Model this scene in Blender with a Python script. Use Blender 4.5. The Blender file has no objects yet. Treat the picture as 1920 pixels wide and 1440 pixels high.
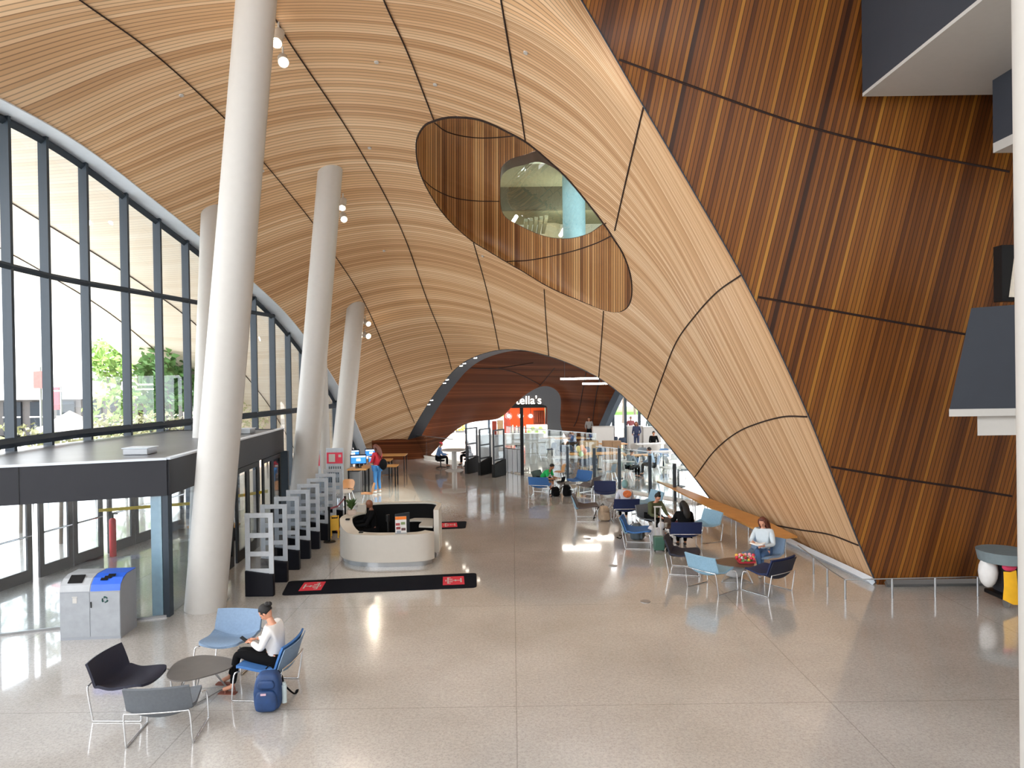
import bpy, bmesh, math, random
from mathutils import Vector, Matrix, Euler
from mathutils.bvhtree import BVHTree
from mathutils.geometry import tessellate_polygon
random.seed(7)
S = bpy.context.scene
C = S.collection
R = math.radians
PI = math.pi

# ------------------------------------------------------------------ camera, sky, exposure
CAM_H = 4.4
FPX = 1330.0
cam_d = bpy.data.cameras.new('camera'); cam = bpy.data.objects.new('camera', cam_d); C.objects.link(cam)
cam_d.sensor_width = 36; cam_d.lens = 36 * FPX / 1920; cam_d.clip_end = 400; cam_d.clip_start = .05
CM = Euler((R(90 - .52), 0, 0)).to_matrix() @ Matrix.Rotation(R(-.8), 3, 'Z')
cam.matrix_world = Matrix.Translation((0, 0, CAM_H)) @ CM.to_4x4()
S.camera = cam
w = bpy.data.worlds.new('sky'); S.world = w; w.use_nodes = True
bg = w.node_tree.nodes['Background']; bg.inputs[0].default_value = (.93, .96, 1, 1); bg.inputs[1].default_value = 3.0
S.view_settings.view_transform = 'Standard'; S.view_settings.look = 'None'
S.view_settings.gamma = 1; S.view_settings.use_curve_mapping = False
S.view_settings.exposure = 1.1
S.cycles.max_bounces = 9; S.cycles.diffuse_bounces = 5; S.cycles.glossy_bounces = 3
S.cycles.transparent_max_bounces = 24; S.cycles.transmission_bounces = 4
S.cycles.sample_clamp_indirect = 6; S.cycles.caustics_reflective = False; S.cycles.caustics_refractive = False
S.cycles.use_denoising = True
sun_d = bpy.data.lights.new('sun', 'SUN'); sun = bpy.data.objects.new('sun', sun_d); C.objects.link(sun)
sun_d.energy = 5.0; sun_d.angle = R(12)
sun.rotation_euler = Vector((-.45, .25, -.86)).to_track_quat('-Z', 'Y').to_euler()

def ray(px, py):
    v = Vector(((px - 960) / FPX, (720 - py) / FPX, -1.0)); return CM @ v
def P(px, py, d):
    r = ray(px, py); return Vector((0, 0, CAM_H)) + r * (d / r.y)
def G(px, py, z=0.0):
    r = ray(px, py); return Vector((0, 0, CAM_H)) + r * ((z - CAM_H) / r.z)

# ------------------------------------------------------------------ materials
def lin(c):
    return tuple(((x / 12.92) if x <= .04045 else ((x + .055) / 1.055) ** 2.4) for x in c)
def hx(h):
    return lin(tuple(int(h[i:i + 2], 16) / 255 for i in (0, 2, 4)))
MATS = {}
def mat(name, col, rough=.5, metal=0, noise=.08, nscale=8, emit=0, bump=0, bscale=60, spec=.5, coat=0):
    if name in MATS: return MATS[name]
    m = bpy.data.materials.new(name); m.use_nodes = True; nt = m.node_tree; b = nt.nodes['Principled BSDF']
    if isinstance(col, str): col = hx(col)
    b.inputs['Roughness'].default_value = rough; b.inputs['Metallic'].default_value = metal
    b.inputs['Specular IOR Level'].default_value = spec; b.inputs['Coat Weight'].default_value = coat
    tc = nt.nodes.new('ShaderNodeTexCoord')
    n = nt.nodes.new('ShaderNodeTexNoise'); n.inputs['Scale'].default_value = nscale; n.inputs['Detail'].default_value = 3
    nt.links.new(tc.outputs['Object'], n.inputs['Vector'])
    r = nt.nodes.new('ShaderNodeMapRange'); r.inputs[1].default_value = .25; r.inputs[2].default_value = .75
    r.inputs[3].default_value = 1 - noise; r.inputs[4].default_value = 1 + noise
    nt.links.new(n.outputs['Fac'], r.inputs[0])
    mx = nt.nodes.new('ShaderNodeVectorMath'); mx.operation = 'SCALE'; mx.inputs[0].default_value = col
    nt.links.new(r.outputs[0], mx.inputs['Scale']); nt.links.new(mx.outputs[0], b.inputs['Base Color'])
    if emit:
        b.inputs['Emission Color'].default_value = (*col, 1); b.inputs['Emission Strength'].default_value = emit
    if bump:
        n2 = nt.nodes.new('ShaderNodeTexNoise'); n2.inputs['Scale'].default_value = bscale
        nt.links.new(tc.outputs['Object'], n2.inputs['Vector'])
        bp = nt.nodes.new('ShaderNodeBump'); bp.inputs['Strength'].default_value = bump; bp.inputs['Distance'].default_value = .01
        nt.links.new(n2.outputs['Fac'], bp.inputs['Height']); nt.links.new(bp.outputs[0], b.inputs['Normal'])
    MATS[name] = m; return m

def glass(name, tint=(.95, .98, 1), refl=.9, rough=.0):
    m = bpy.data.materials.new(name); m.use_nodes = True; nt = m.node_tree; nt.nodes.clear()
    o = nt.nodes.new('ShaderNodeOutputMaterial'); t = nt.nodes.new('ShaderNodeBsdfTransparent'); t.inputs[0].default_value = (*tint, 1)
    g = nt.nodes.new('ShaderNodeBsdfGlossy'); g.inputs['Roughness'].default_value = rough; g.inputs[0].default_value = (refl, refl, refl, 1)
    f = nt.nodes.new('ShaderNodeFresnel'); f.inputs[0].default_value = 1.5
    geo = nt.nodes.new('ShaderNodeNewGeometry')          # same reflectance from either side of the thin pane
    iv = nt.nodes.new('ShaderNodeMapRange'); iv.inputs[3].default_value = 1.5; iv.inputs[4].default_value = 1 / 1.5
    nt.links.new(geo.outputs['Backfacing'], iv.inputs[0]); nt.links.new(iv.outputs[0], f.inputs[0])
    mx = nt.nodes.new('ShaderNodeMixShader'); nt.links.new(f.outputs[0], mx.inputs[0])
    nt.links.new(t.outputs[0], mx.inputs[1]); nt.links.new(g.outputs[0], mx.inputs[2]); nt.links.new(mx.outputs[0], o.inputs[0])
    MATS[name] = m; return m

def slats(name, stops, groove=16.0, gdark=.35, gw=.25, big=1.6, seed=0.0, rough=.42, stretch=.05, lo=.25, hi=.75, fine=9.0):
    """timber battens: colour varies from batten to batten (UV x), slightly along them (UV y); dark shadow gaps between"""
    m = bpy.data.materials.new(name); m.use_nodes = True; nt = m.node_tree; b = nt.nodes['Principled BSDF']; N = nt.nodes.new; L = nt.links.new
    uv = N('ShaderNodeUVMap'); sp = N('ShaderNodeSeparateXYZ'); L(uv.outputs[0], sp.inputs[0])
    def math_(op, a, bb=None, c=None):
        n = N('ShaderNodeMath'); n.operation = op
        for i, v in enumerate((a, bb, c)):
            if v is None: continue
            if isinstance(v, (int, float)): n.inputs[i].default_value = v
            else: L(v, n.inputs[i])
        return n.outputs[0]
    u = sp.outputs[0]; v = sp.outputs[1]
    cell = math_('FLOOR', math_('MULTIPLY', u, groove))
    frac = math_('FRACT', math_('MULTIPLY', u, groove))
    cellu = math_('DIVIDE', cell, groove)
    cb = N('ShaderNodeCombineXYZ'); L(math_('MULTIPLY', cellu, big), cb.inputs[0]); L(math_('MULTIPLY', v, stretch), cb.inputs[1]); cb.inputs[2].default_value = seed
    n1 = N('ShaderNodeTexNoise'); n1.inputs['Scale'].default_value = 1; n1.inputs['Detail'].default_value = 4; n1.inputs['Roughness'].default_value = .7; L(cb.outputs[0], n1.inputs['Vector'])
    cb2 = N('ShaderNodeCombineXYZ'); L(math_('MULTIPLY', cellu, fine), cb2.inputs[0]); L(math_('MULTIPLY', v, stretch * 2), cb2.inputs[1]); cb2.inputs[2].default_value = seed + 5
    n2 = N('ShaderNodeTexNoise'); n2.inputs['Scale'].default_value = 1; n2.inputs['Detail'].default_value = 2; L(cb2.outputs[0], n2.inputs['Vector'])
    wn = N('ShaderNodeTexWhiteNoise'); wn.noise_dimensions = '1D'; L(math_('ADD', cell, seed), wn.inputs['W'])
    f = math_('ADD', math_('MULTIPLY', n1.outputs['Fac'], .55), math_('ADD', math_('MULTIPLY', n2.outputs['Fac'], .33), math_('MULTIPLY', wn.outputs[0], .12)))
    cr = N('ShaderNodeValToRGB'); el = cr.color_ramp.elements
    while len(el) < len(stops): el.new(.5)
    for i, (h) in enumerate(stops):
        el[i].position = lo + (hi - lo) * i / (len(stops) - 1); el[i].color = (*hx(h), 1)
    L(f, cr.inputs[0])
    g = math_('LESS_THAN', frac, gw)
    mx = N('ShaderNodeMix'); mx.data_type = 'RGBA'; L(math_('MULTIPLY', g, 1 - gdark), mx.inputs[0]); L(cr.outputs[0], mx.inputs[6]); mx.inputs[7].default_value = (.012, .006, .003, 1)
    L(mx.outputs[2], b.inputs['Base Color']); b.inputs['Roughness'].default_value = rough; b.inputs['Specular IOR Level'].default_value = .3
    MATS[name] = m; return m

# ------------------------------------------------------------------ mesh helpers
def MB(): return bmesh.new()
def box(bm, c, s, rz=0, M=None):
    r = bmesh.ops.create_cube(bm, size=1)
    T = Matrix.Translation(c) @ Matrix.Rotation(rz, 4, 'Z') @ Matrix.Diagonal((*s, 1))
    if M is not None: T = M @ T
    bmesh.ops.transform(bm, matrix=T, verts=r['verts']); return r['verts']
def cyl(bm, a, b, r1, r2=None, n=16, caps=True):
    a = Vector(a); b = Vector(b); d = b - a
    if d.length < 1e-6: return []
    r = bmesh.ops.create_cone(bm, cap_ends=caps, segments=n, radius1=r1, radius2=(r1 if r2 is None else r2), depth=d.length)
    T = Matrix.Translation((a + b) / 2) @ d.to_track_quat('Z', 'Y').to_matrix().to_4x4()
    bmesh.ops.transform(bm, matrix=T, verts=r['verts']); return r['verts']
def ball(bm, c, s, n=12, M=None):
    r = bmesh.ops.create_uvsphere(bm, u_segments=n, v_segments=max(6, n * 2 // 3), radius=1)
    T = Matrix.Translation(c) @ (M.to_4x4() if M else Matrix.Identity(4)) @ Matrix.Diagonal((*((s, s, s) if isinstance(s, (int, float)) else s), 1))
    bmesh.ops.transform(bm, matrix=T, verts=r['verts']); return r['verts']
def smooth_path(pts, n=6, closed=False):
    pts = [Vector(p) for p in pts]; out = []; m = len(pts)
    for i in range(m if closed else m - 1):
        if closed: a, b, c, d = pts[(i - 1) % m], pts[i], pts[(i + 1) % m], pts[(i + 2) % m]
        else: b, c = pts[i], pts[i + 1]; a = pts[i - 1] if i else b * 2 - c; d = pts[i + 2] if i + 2 < m else c * 2 - b
        for k in range(n):
            t = k / n; out.append(.5 * ((2 * b) + (c - a) * t + (2 * a - 5 * b + 4 * c - d) * t * t + (3 * b - a - 3 * c + d) * t ** 3))
    if not closed: out.append(pts[-1])
    return out
def tube(bm, pts, r, n=8, closed=False, sx=1, sy=1):
    pts = [Vector(p) for p in pts]; rings = []; m = len(pts)
    rr = r if isinstance(r, (list, tuple)) else [r] * m
    up = Vector((0, 0, 1)); prev = None
    for i, p in enumerate(pts):
        if closed: t = (pts[(i + 1) % m] - pts[i - 1])
        else: t = (pts[min(i + 1, m - 1)] - pts[max(i - 1, 0)])
        t.normalize()
        if prev is None:
            x = t.cross(up)
            if x.length < 1e-3: x = t.cross(Vector((1, 0, 0)))
        else: x = prev - t * prev.dot(t)
        x.normalize(); prev = x; y = t.cross(x)
        rings.append([bm.verts.new(p + x * math.cos(2 * PI * k / n) * rr[i] * sx + y * math.sin(2 * PI * k / n) * rr[i] * sy) for k in range(n)])
    for i in range(m if closed else m - 1):
        A, B = rings[i], rings[(i + 1) % m]
        for k in range(n): bm.faces.new((A[k], A[(k + 1) % n], B[(k + 1) % n], B[k]))
    if not closed: bm.faces.new(rings[0][::-1]); bm.faces.new(rings[-1])
def prism(bm, poly, z0, z1):
    """poly: list of (x,y); extruded in z, caps triangulated"""
    a = [bm.verts.new((x, y, z0)) for x, y in poly]; b = [bm.verts.new((x, y, z1)) for x, y in poly]; n = len(poly)
    for i in range(n): bm.faces.new((a[i], a[(i + 1) % n], b[(i + 1) % n], b[i]))
    for t in tessellate_polygon([[Vector((x, y, 0)) for x, y in poly]]):
        bm.faces.new([b[i] for i in t]); bm.faces.new([a[i] for i in t][::-1])
def sheet(bm, grid, th=0.0, uvs=None):
    """grid of points (rows of equal length) -> surface; th: thickness along normals"""
    nr, nc = len(grid), len(grid[0]); G_ = [[Vector(p) for p in r] for r in grid]
    V = [[bm.verts.new(p) for p in r] for r in G_]
    F = []
    for i in range(nr - 1):
        for j in range(nc - 1): F.append(bm.faces.new((V[i][j], V[i][j + 1], V[i + 1][j + 1], V[i + 1][j])))
    if th:
        W = []
        for i in range(nr):
            row = []
            for j in range(nc):
                du = G_[i][min(j + 1, nc - 1)] - G_[i][max(j - 1, 0)]; dv = G_[min(i + 1, nr - 1)][j] - G_[max(i - 1, 0)][j]
                row.append(bm.verts.new(G_[i][j] - du.cross(dv).normalized() * th))
            W.append(row)
        for i in range(nr - 1):
            for j in range(nc - 1): bm.faces.new((W[i][j], W[i + 1][j], W[i + 1][j + 1], W[i][j + 1]))
        ring = [(0, j) for j in range(nc)] + [(i, nc - 1) for i in range(1, nr)] + [(nr - 1, j) for j in range(nc - 2, -1, -1)] + [(i, 0) for i in range(nr - 2, 0, -1)]
        for k in range(len(ring)):
            a, b = ring[k], ring[(k + 1) % len(ring)]
            bm.faces.new((V[a[0]][a[1]], W[a[0]][a[1]], W[b[0]][b[1]], V[b[0]][b[1]]))
    return V
def obj(name, bm, m, parent=None, smooth=None, bevel=0, M=None):
    me = bpy.data.meshes.new(name)
    if bm.faces and not bm.loops.layers.uv.active: bmesh.ops.recalc_face_normals(bm, faces=bm.faces[:])
    if M is not None: bmesh.ops.transform(bm, matrix=M, verts=bm.verts[:])
    bm.to_mesh(me); bm.free()
    for x in (m if isinstance(m, (list, tuple)) else [m]): me.materials.append(x)
    o = bpy.data.objects.new(name, me); C.objects.link(o)
    if smooth is not None:
        me.shade_smooth()
        if smooth < 180: me.set_sharp_from_angle(angle=R(smooth))
    if bevel:
        b = o.modifiers.new('edge', 'BEVEL'); b.width = bevel; b.segments = 2; b.limit_method = 'ANGLE'; b.angle_limit = R(40)
    if parent is not None: o.parent = parent
    return o
def tag(o, label=None, cat=None, group=None, kind=None):
    if label: o['label'] = label
    if cat: o['category'] = cat
    if group: o['group'] = group
    if kind: o['kind'] = kind
    return o
def thing(name, label, cat, loc=(0, 0, 0), rz=0, group=None, kind=None):
    o = bpy.data.objects.new(name, None); C.objects.link(o); o.location = loc; o.rotation_euler = (0, 0, rz)
    o.empty_display_size = .1
    return tag(o, label, cat, group, kind)
def copy_tree(o, parent=None):
    c = o.copy(); C.objects.link(c)
    if parent is not None: c.parent = parent
    for ch in list(o.children): copy_tree(ch, c)
    return c
def face_dir(fx, fy): return math.atan2(-fx, fy)      # turn local +Y to (fx, fy)

# ------------------------------------------------------------------ material set
M_vault = slats('vault battens', ['966A44', 'BC9066', 'D8B086', 'E8C8A2', 'F2D8B8'], groove=11, gw=.22, gdark=.5, big=.9, stretch=.008, lo=.3, hi=.68, fine=5)
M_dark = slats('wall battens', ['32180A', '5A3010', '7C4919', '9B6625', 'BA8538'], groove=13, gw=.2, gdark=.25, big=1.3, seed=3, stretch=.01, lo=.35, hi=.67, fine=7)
M_soffit_glare = slats('soffit battens overexposed', ['DCCBB4', 'E8DAC6', 'F0E5D4', 'F5ECDE'], groove=7, gw=.15, gdark=.8, big=.9, stretch=.01)  # outdoor overexposure put into the colour: paler cedar, weaker gaps
M_niche = slats('niche battens', ['5E3519', '97653A', 'BD8B57', 'D6AD78'], groove=13, gw=.25, gdark=.25, big=1.3, seed=9, stretch=.01, lo=.37, hi=.63, fine=11)
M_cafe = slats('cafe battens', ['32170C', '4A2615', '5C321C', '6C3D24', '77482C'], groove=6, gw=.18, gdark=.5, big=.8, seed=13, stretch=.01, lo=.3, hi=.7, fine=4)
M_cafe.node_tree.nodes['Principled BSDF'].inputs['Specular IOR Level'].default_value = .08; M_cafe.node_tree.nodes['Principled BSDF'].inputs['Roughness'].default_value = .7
M_white = mat('white paint', 'B9B6B1', .45, noise=.02)
M_slate = mat('slate panel', '2D323B', .6, noise=.05, nscale=3)
M_mull = mat('mullion metal', '343D46', .45, noise=.04, spec=.3)
M_reveal = mat('reveal metal', 'D3DCE6', .6, noise=.03)
M_fascia = mat('vestibule metal', '303136', .5, noise=.05, nscale=3, spec=.25)
M_black = mat('black frame', '0B0B0D', .4, spec=.25)
M_chrome = mat('chrome', 'D6D8DA', .16, 1, noise=.02)
M_steel = mat('brushed steel', 'A8AAAC', .35, .9, noise=.03)
M_seam = mat('seam', '26120A', .8)
M_glass = glass('window glass')
M_glass2 = glass('guard glass', (.90, .945, .94), .9)
M_acryl = glass('acrylic', (.8, .83, .86), 1.0, .05)
M_skinL = mat('skin light', 'C98F73', .5); M_skinD = mat('skin dark', '7A4A33', .5); M_skinM = mat('skin tan', 'A8704F', .5)
# ------------------------------------------------------------------ floor
def floor_mat():
    m = bpy.data.materials.new('polished terrazzo'); m.use_nodes = True; nt = m.node_tree; b = nt.nodes['Principled BSDF']; N = nt.nodes.new; L = nt.links.new
    tc = N('ShaderNodeTexCoord')
    def noise(sc, det=3):
        n = N('ShaderNodeTexNoise'); n.inputs['Scale'].default_value = sc; n.inputs['Detail'].default_value = det; L(tc.outputs['Object'], n.inputs['Vector']); return n.outputs['Fac']
    c1 = N('ShaderNodeValToRGB'); c1.color_ramp.elements[0].position = .3; c1.color_ramp.elements[1].position = .7
    c1.color_ramp.elements[0].color = (*hx('A39D97'), 1); c1.color_ramp.elements[1].color = (*hx('C1BCB6'), 1); L(noise(.35, 5), c1.inputs[0])
    v = N('ShaderNodeTexVoronoi'); v.inputs['Scale'].default_value = 38; L(tc.outputs['Object'], v.inputs['Vector'])
    r = N('ShaderNodeMapRange'); r.inputs[1].default_value = .05; r.inputs[2].default_value = .5; r.inputs[3].default_value = .82; r.inputs[4].default_value = 1.06; L(v.outputs['Distance'], r.inputs[0])
    r2 = N('ShaderNodeMapRange'); r2.inputs[1].default_value = .3; r2.inputs[2].default_value = .7; r2.inputs[3].default_value = .9; r2.inputs[4].default_value = 1.1; L(noise(22, 4), r2.inputs[0])
    mu = N('ShaderNodeMath'); mu.operation = 'MULTIPLY'; L(r.outputs[0], mu.inputs[0]); L(r2.outputs[0], mu.inputs[1])
    sc = N('ShaderNodeVectorMath'); sc.operation = 'SCALE'; L(c1.outputs[0], sc.inputs[0]); L(mu.outputs[0], sc.inputs['Scale'])
    sp = N('ShaderNodeSeparateXYZ'); L(tc.outputs['Object'], sp.inputs[0])
    def joint(o, off, per):
        a = N('ShaderNodeMath'); a.operation = 'ADD'; L(o, a.inputs[0]); a.inputs[1].default_value = off
        p = N('ShaderNodeMath'); p.operation = 'PINGPONG'; L(a.outputs[0], p.inputs[0]); p.inputs[1].default_value = per / 2
        l = N('ShaderNodeMath'); l.operation = 'LESS_THAN'; L(p.outputs[0], l.inputs[0]); l.inputs[1].default_value = .008; return l.outputs[0]
    mxj = N('ShaderNodeMath'); mxj.operation = 'MAXIMUM'; L(joint(sp.outputs[0], 4.2 * 9, 4.2), mxj.inputs[0]); L(joint(sp.outputs[1], 4.2 * 9 - 9.45, 4.2), mxj.inputs[1])
    hf = N('ShaderNodeMath'); hf.operation = 'MULTIPLY'; L(mxj.outputs[0], hf.inputs[0]); hf.inputs[1].default_value = .3
    mx = N('ShaderNodeMix'); mx.data_type = 'RGBA'; L(hf.outputs[0], mx.inputs[0]); L(sc.outputs[0], mx.inputs[6]); mx.inputs[7].default_value = (.06, .055, .05, 1)
    L(mx.outputs[2], b.inputs['Base Color'])
    rr = N('ShaderNodeMapRange'); rr.inputs[3].default_value = .1; rr.inputs[4].default_value = .24; L(noise(.6, 3), rr.inputs[0]); L(rr.outputs[0], b.inputs['Roughness'])
    b.inputs['Specular IOR Level'].default_value = .8; b.inputs['Coat Weight'].default_value = .8; b.inputs['Coat Roughness'].default_value = .05
    return m
bm = MB(); box(bm, (3, 24, -.15), (44, 72, .3))
tag(obj('floor', bm, floor_mat()), 'polished beige terrazzo floor of the library lobby', kind='structure')

# ------------------------------------------------------------------ control nets (x px, y px, distance) of the timber vault
NET = [
 # T0                T1                 T2                 T3                 T4                 T5                 T6                T7
 [(-560,-120,10.4), (-260,40,11.6),   (-90,135,13.2),    (140,262,17.4),    (300,383,20.6),    (460,515,25.4),    (560,615,29.6),   (645,742,35.2),   (692,853,40.2)],
 [(-170,-290,10.6), (60,-80,12.6),    (160,3,14.0),      (332,142,16.8),    (480,288,21.3),    (600,437,26.6),    (665,535,30.6),   (737,690,36.6),   (780,812,41)],
 [(250,-330,10.6),  (440,-90,13.2),   (500,5,14.6),      (549,88,16.2),     (657,258,21.6),    (747,420,27.6),    (789,520,31),     (838,660,36),     (866,790,39.5)],
 [(640,-330,10.6),  (700,-60,13.4),   (722,5,14.7),      (765,100,17.0),    (826,262,21.8),    (886,440,26.6),    (913,553,29.8),   (937,668,33.6),   (948,800,36.5)],
 [(905,-300,10.9),  (930,-60,13.2),   (941,8,14.4),      (972,185,18.2),    (998,370,22.6),    (1019,528,26.6),   (1026,615,29),    (1030,690,31),    (1036,810,33.5)],
 [(1090,0,13.61),   (1087,50,14.3),   (1082,110,15.4),   (1080,250,18.0),   (1080,420,21.5),   (1078,560,24.9),   (1078,645,27.4),  (1077,710,29.4),  (1077,830,31.5)],
 [(1207,200,13.79), (1200,232,14.4),  (1190,270,15.4),   (1174,339,17.2),   (1150,444,19.8),   (1133,580,23.6),   (1127,655,26),    (1122,720,28),    (1113,850,29.5)],
 [(1300,358,13.94), (1284,378,14.7),  (1268,400,15.7),   (1246,440,17.2),   (1220,510,19.4),   (1193,625,22.6),   (1180,690,24.6),  (1168,750,26.6),  (1140,880,28)],
 [(1390,515,14.1),  (1366,530,15.0),  (1342,550,16.1),   (1315,580,17.4),   (1285,618,19.2),   (1255,672,21.6),   (1232,735,23.8),  (1212,795,25.8),  (1180,910,27)],
 [(1455,645,14.2),  (1428,655,15.2),  (1402,668,16.3),   (1372,688,17.5),   (1345,712,19.0),   (1312,752,21.0),   (1287,800,23.0),  (1260,850,24.9),  (1220,950,26)],
 [(1516,780,14.3),  (1480,781,15.4),  (1450,785,16.4),   (1420,794,17.5),   (1390,808,18.8),   (1352,835,20.6),   (1325,865,22.4),  (1302,896,24.2),  (1262,990,25)],
 [(1560,890,14.43), (1535,886,15.4),  (1508,884,16.3),   (1480,884,17.4),   (1450,886,18.6),   (1415,896,20.2),   (1385,912,21.8),  (1350,932,23.8),  (1310,1010,24.4)],
 [(1612,1022,14.6), (1585,1010,15.3), (1556,1002,16.1),  (1524,996,17),     (1490,990,18.0),   (1450,984,19.4),   (1412,978,20.9),  (1370,972,23.0),  (1330,1020,23.8)],
 [(1655,1120,14.7), (1628,1104,15.2), (1600,1088,15.8),  (1568,1070,16.5),  (1530,1048,17.4),  (1482,1025,18.8),  (1438,1005,20.4), (1392,985,22.6),  (1350,1030,23.4)],
]
def surf(NET, ns, nt, sm=0):
    A = [[P(*q) for q in r] for r in NET]
    for _ in range(sm):
        A = [r if i in (0, len(A) - 1) else [r[0]] + [r[j] * .5 + (A[i - 1][j] + A[i + 1][j]) * .25 for j in range(1, len(r))] for i, r in enumerate(A)]
    rows = [smooth_path(r, nt) for r in A]                       # along every seam
    cols = [smooth_path([rows[i][j] for i in range(len(rows))], ns) for j in range(len(rows[0]))]
    return [[cols[j][i] for j in range(len(cols))] for i in range(len(cols[0]))]      # [s][t]
NS, NT = 10, 12
VA = surf(NET, NS, NT, 2)
def to_px(p):
    q = CM.inverted() @ (Vector(p) - Vector((0, 0, CAM_H))); return (960 + FPX * q.x / -q.z, 720 - FPX * q.y / -q.z)
def sdist(poly):
    """signed distance to a closed outline; inside negative"""
    n = len(poly); E = [(poly[i], poly[(i + 1) % n]) for i in range(n)]
    xs = [p[0] for p in poly]; ys = [p[1] for p in poly]; x0, x1, y0, y1 = min(xs), max(xs), min(ys), max(ys)
    def f(x, y):
        if x < x0 - 40 or x > x1 + 40 or y < y0 - 40 or y > y1 + 40: return 40.0
        ins = False; best = 1e18
        for (ax, ay), (bx, by) in E:
            if (ay > y) != (by > y) and x < (bx - ax) * (y - ay) / (by - ay) + ax: ins = not ins
            dx, dy = bx - ax, by - ay; L2 = dx * dx + dy * dy
            t = 0 if L2 == 0 else max(0, min(1, ((x - ax) * dx + (y - ay) * dy) / L2))
            d = (ax + t * dx - x) ** 2 + (ay + t * dy - y) ** 2
            if d < best: best = d
        d = math.sqrt(best); return -d if ins else d
    return f
def sm2(pts, n=5): return [(p.x, p.y) for p in smooth_path([(x, y, 0) for x, y in pts], n, True)]
HOLE = sm2([(779,269),(784,250),(796,233),(813,225),(835,219),(860,218),(891,221),(921,231),(952,246),(982,262),(1010,283),(1038,308),(1066,335),(1093,367),(1118,399),(1141,430),(1152,448),(1166,469),(1177,494),(1184,519),(1186,547),(1182,569),(1171,582),(1154,586),(1129,581),(1093,567),(1052,550),(1018,533),(982,511),(949,492),(916,472),(885,453),(852,425),(827,397),(807,367),(791,336),(781,303)], 4)
ARCH_TOP = [(746,870),(756,842),(770,812),(788,780),(808,748),(832,716),(852,693),(876,675),(905,663),(935,656),(960,655),(985,657),(1012,663),(1040,671),(1070,682),(1100,696),(1123,708),(1150,727),(1180,753),(1214,787),(1245,824),(1272,858),(1302,895),(1322,922),(1342,950),(1356,972)]
ARCH = [(p.x, p.y) for p in smooth_path([(x, y, 0) for x, y in ARCH_TOP], 4)]
fh = sdist(HOLE); fa = sdist(ARCH + [(1370, 1200), (730, 1200)])
def clipped(grid, f, uvf, seamf=None):
    """triangulated surface with everything f<0 cut away along a clean line; returns bmesh"""
    bm = MB(); uvl = bm.loops.layers.uv.new('UVMap'); nr, nc = len(grid), len(grid[0])
    val = [[f(p) for p in r] for r in grid]; vt = {}; uvm = {}
    def V(i, j):
        if (i, j) not in vt:
            v = bm.verts.new(grid[i][j]); vt[(i, j)] = v; uvm[v] = uvf(i, j)
        return vt[(i, j)]
    def X(a, b):
        k = (min(a, b), max(a, b))
        if k not in vt:
            a, b = k; fa_, fb_ = val[a[0]][a[1]], val[b[0]][b[1]]; t = fa_ / (fa_ - fb_)
            pa, pb = grid[a[0]][a[1]], grid[b[0]][b[1]]; lo, hi = 0.0, 1.0
            for _ in range(7):                                   # refine the crossing
                q = pa.lerp(pb, t); fq = f(q)
                if (fq > 0) == (fa_ > 0): lo = t
                else: hi = t
                t = (lo + hi) / 2
            v = bm.verts.new(pa.lerp(pb, t)); vt[k] = v
            ua, ub = uvf(*a), uvf(*b); uvm[v] = (ua[0] + (ub[0] - ua[0]) * t, ua[1] + (ub[1] - ua[1]) * t)
        return vt[k]
    for i in range(nr - 1):
        for j in range(nc - 1):
            q = [(i, j), (i, j + 1), (i + 1, j + 1), (i + 1, j)]; s = [val[a][b] > 0 for a, b in q]
            if not any(s): continue
            pl = []
            for k in range(4):
                a, b = q[k], q[(k + 1) % 4]
                if s[k]: pl.append(V(*a))
                if s[k] != s[(k + 1) % 4]: pl.append(X(a, b))
            pl2 = []
            for v in pl:
                if v not in pl2: pl2.append(v)
            if len(pl2) >= 3:
                try: fc = bm.faces.new(pl2)
                except ValueError: continue
                fc.smooth = True
                for l in fc.loops: l[uvl].uv = uvm[l.vert]
    return bm
# UV x in metres along the seam direction (across the battens), y along them
nr, nc = len(VA), len(VA[0])
tl = [0.0]
for j in range(1, nc):
    tl.append(tl[-1] + sum((VA[i][j] - VA[i][j - 1]).length for i in range(0, nr, 8)) / len(range(0, nr, 8)))
fV = lambda p: (lambda q: min(fh(*q), fa(*q)))(to_px(p))
bm = clipped(VA, fV, lambda i, j: (tl[j], i * .25))
vault = tag(obj('ceiling', bm, M_vault), 'sweeping vault of pale cedar battens over the lobby', kind='structure')
vault.data.shade_smooth()
bvh = BVHTree.FromPolygons([v.co.copy() for v in vault.data.vertices], [tuple(p.vertices) for p in vault.data.polygons])
def ceil_at(px, py, default=20):
    r = ray(px, py).normalized(); h = bvh.ray_cast(Vector((0, 0, CAM_H)), r)
    return h[0] if h[0] else P(px, py, default)
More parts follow.
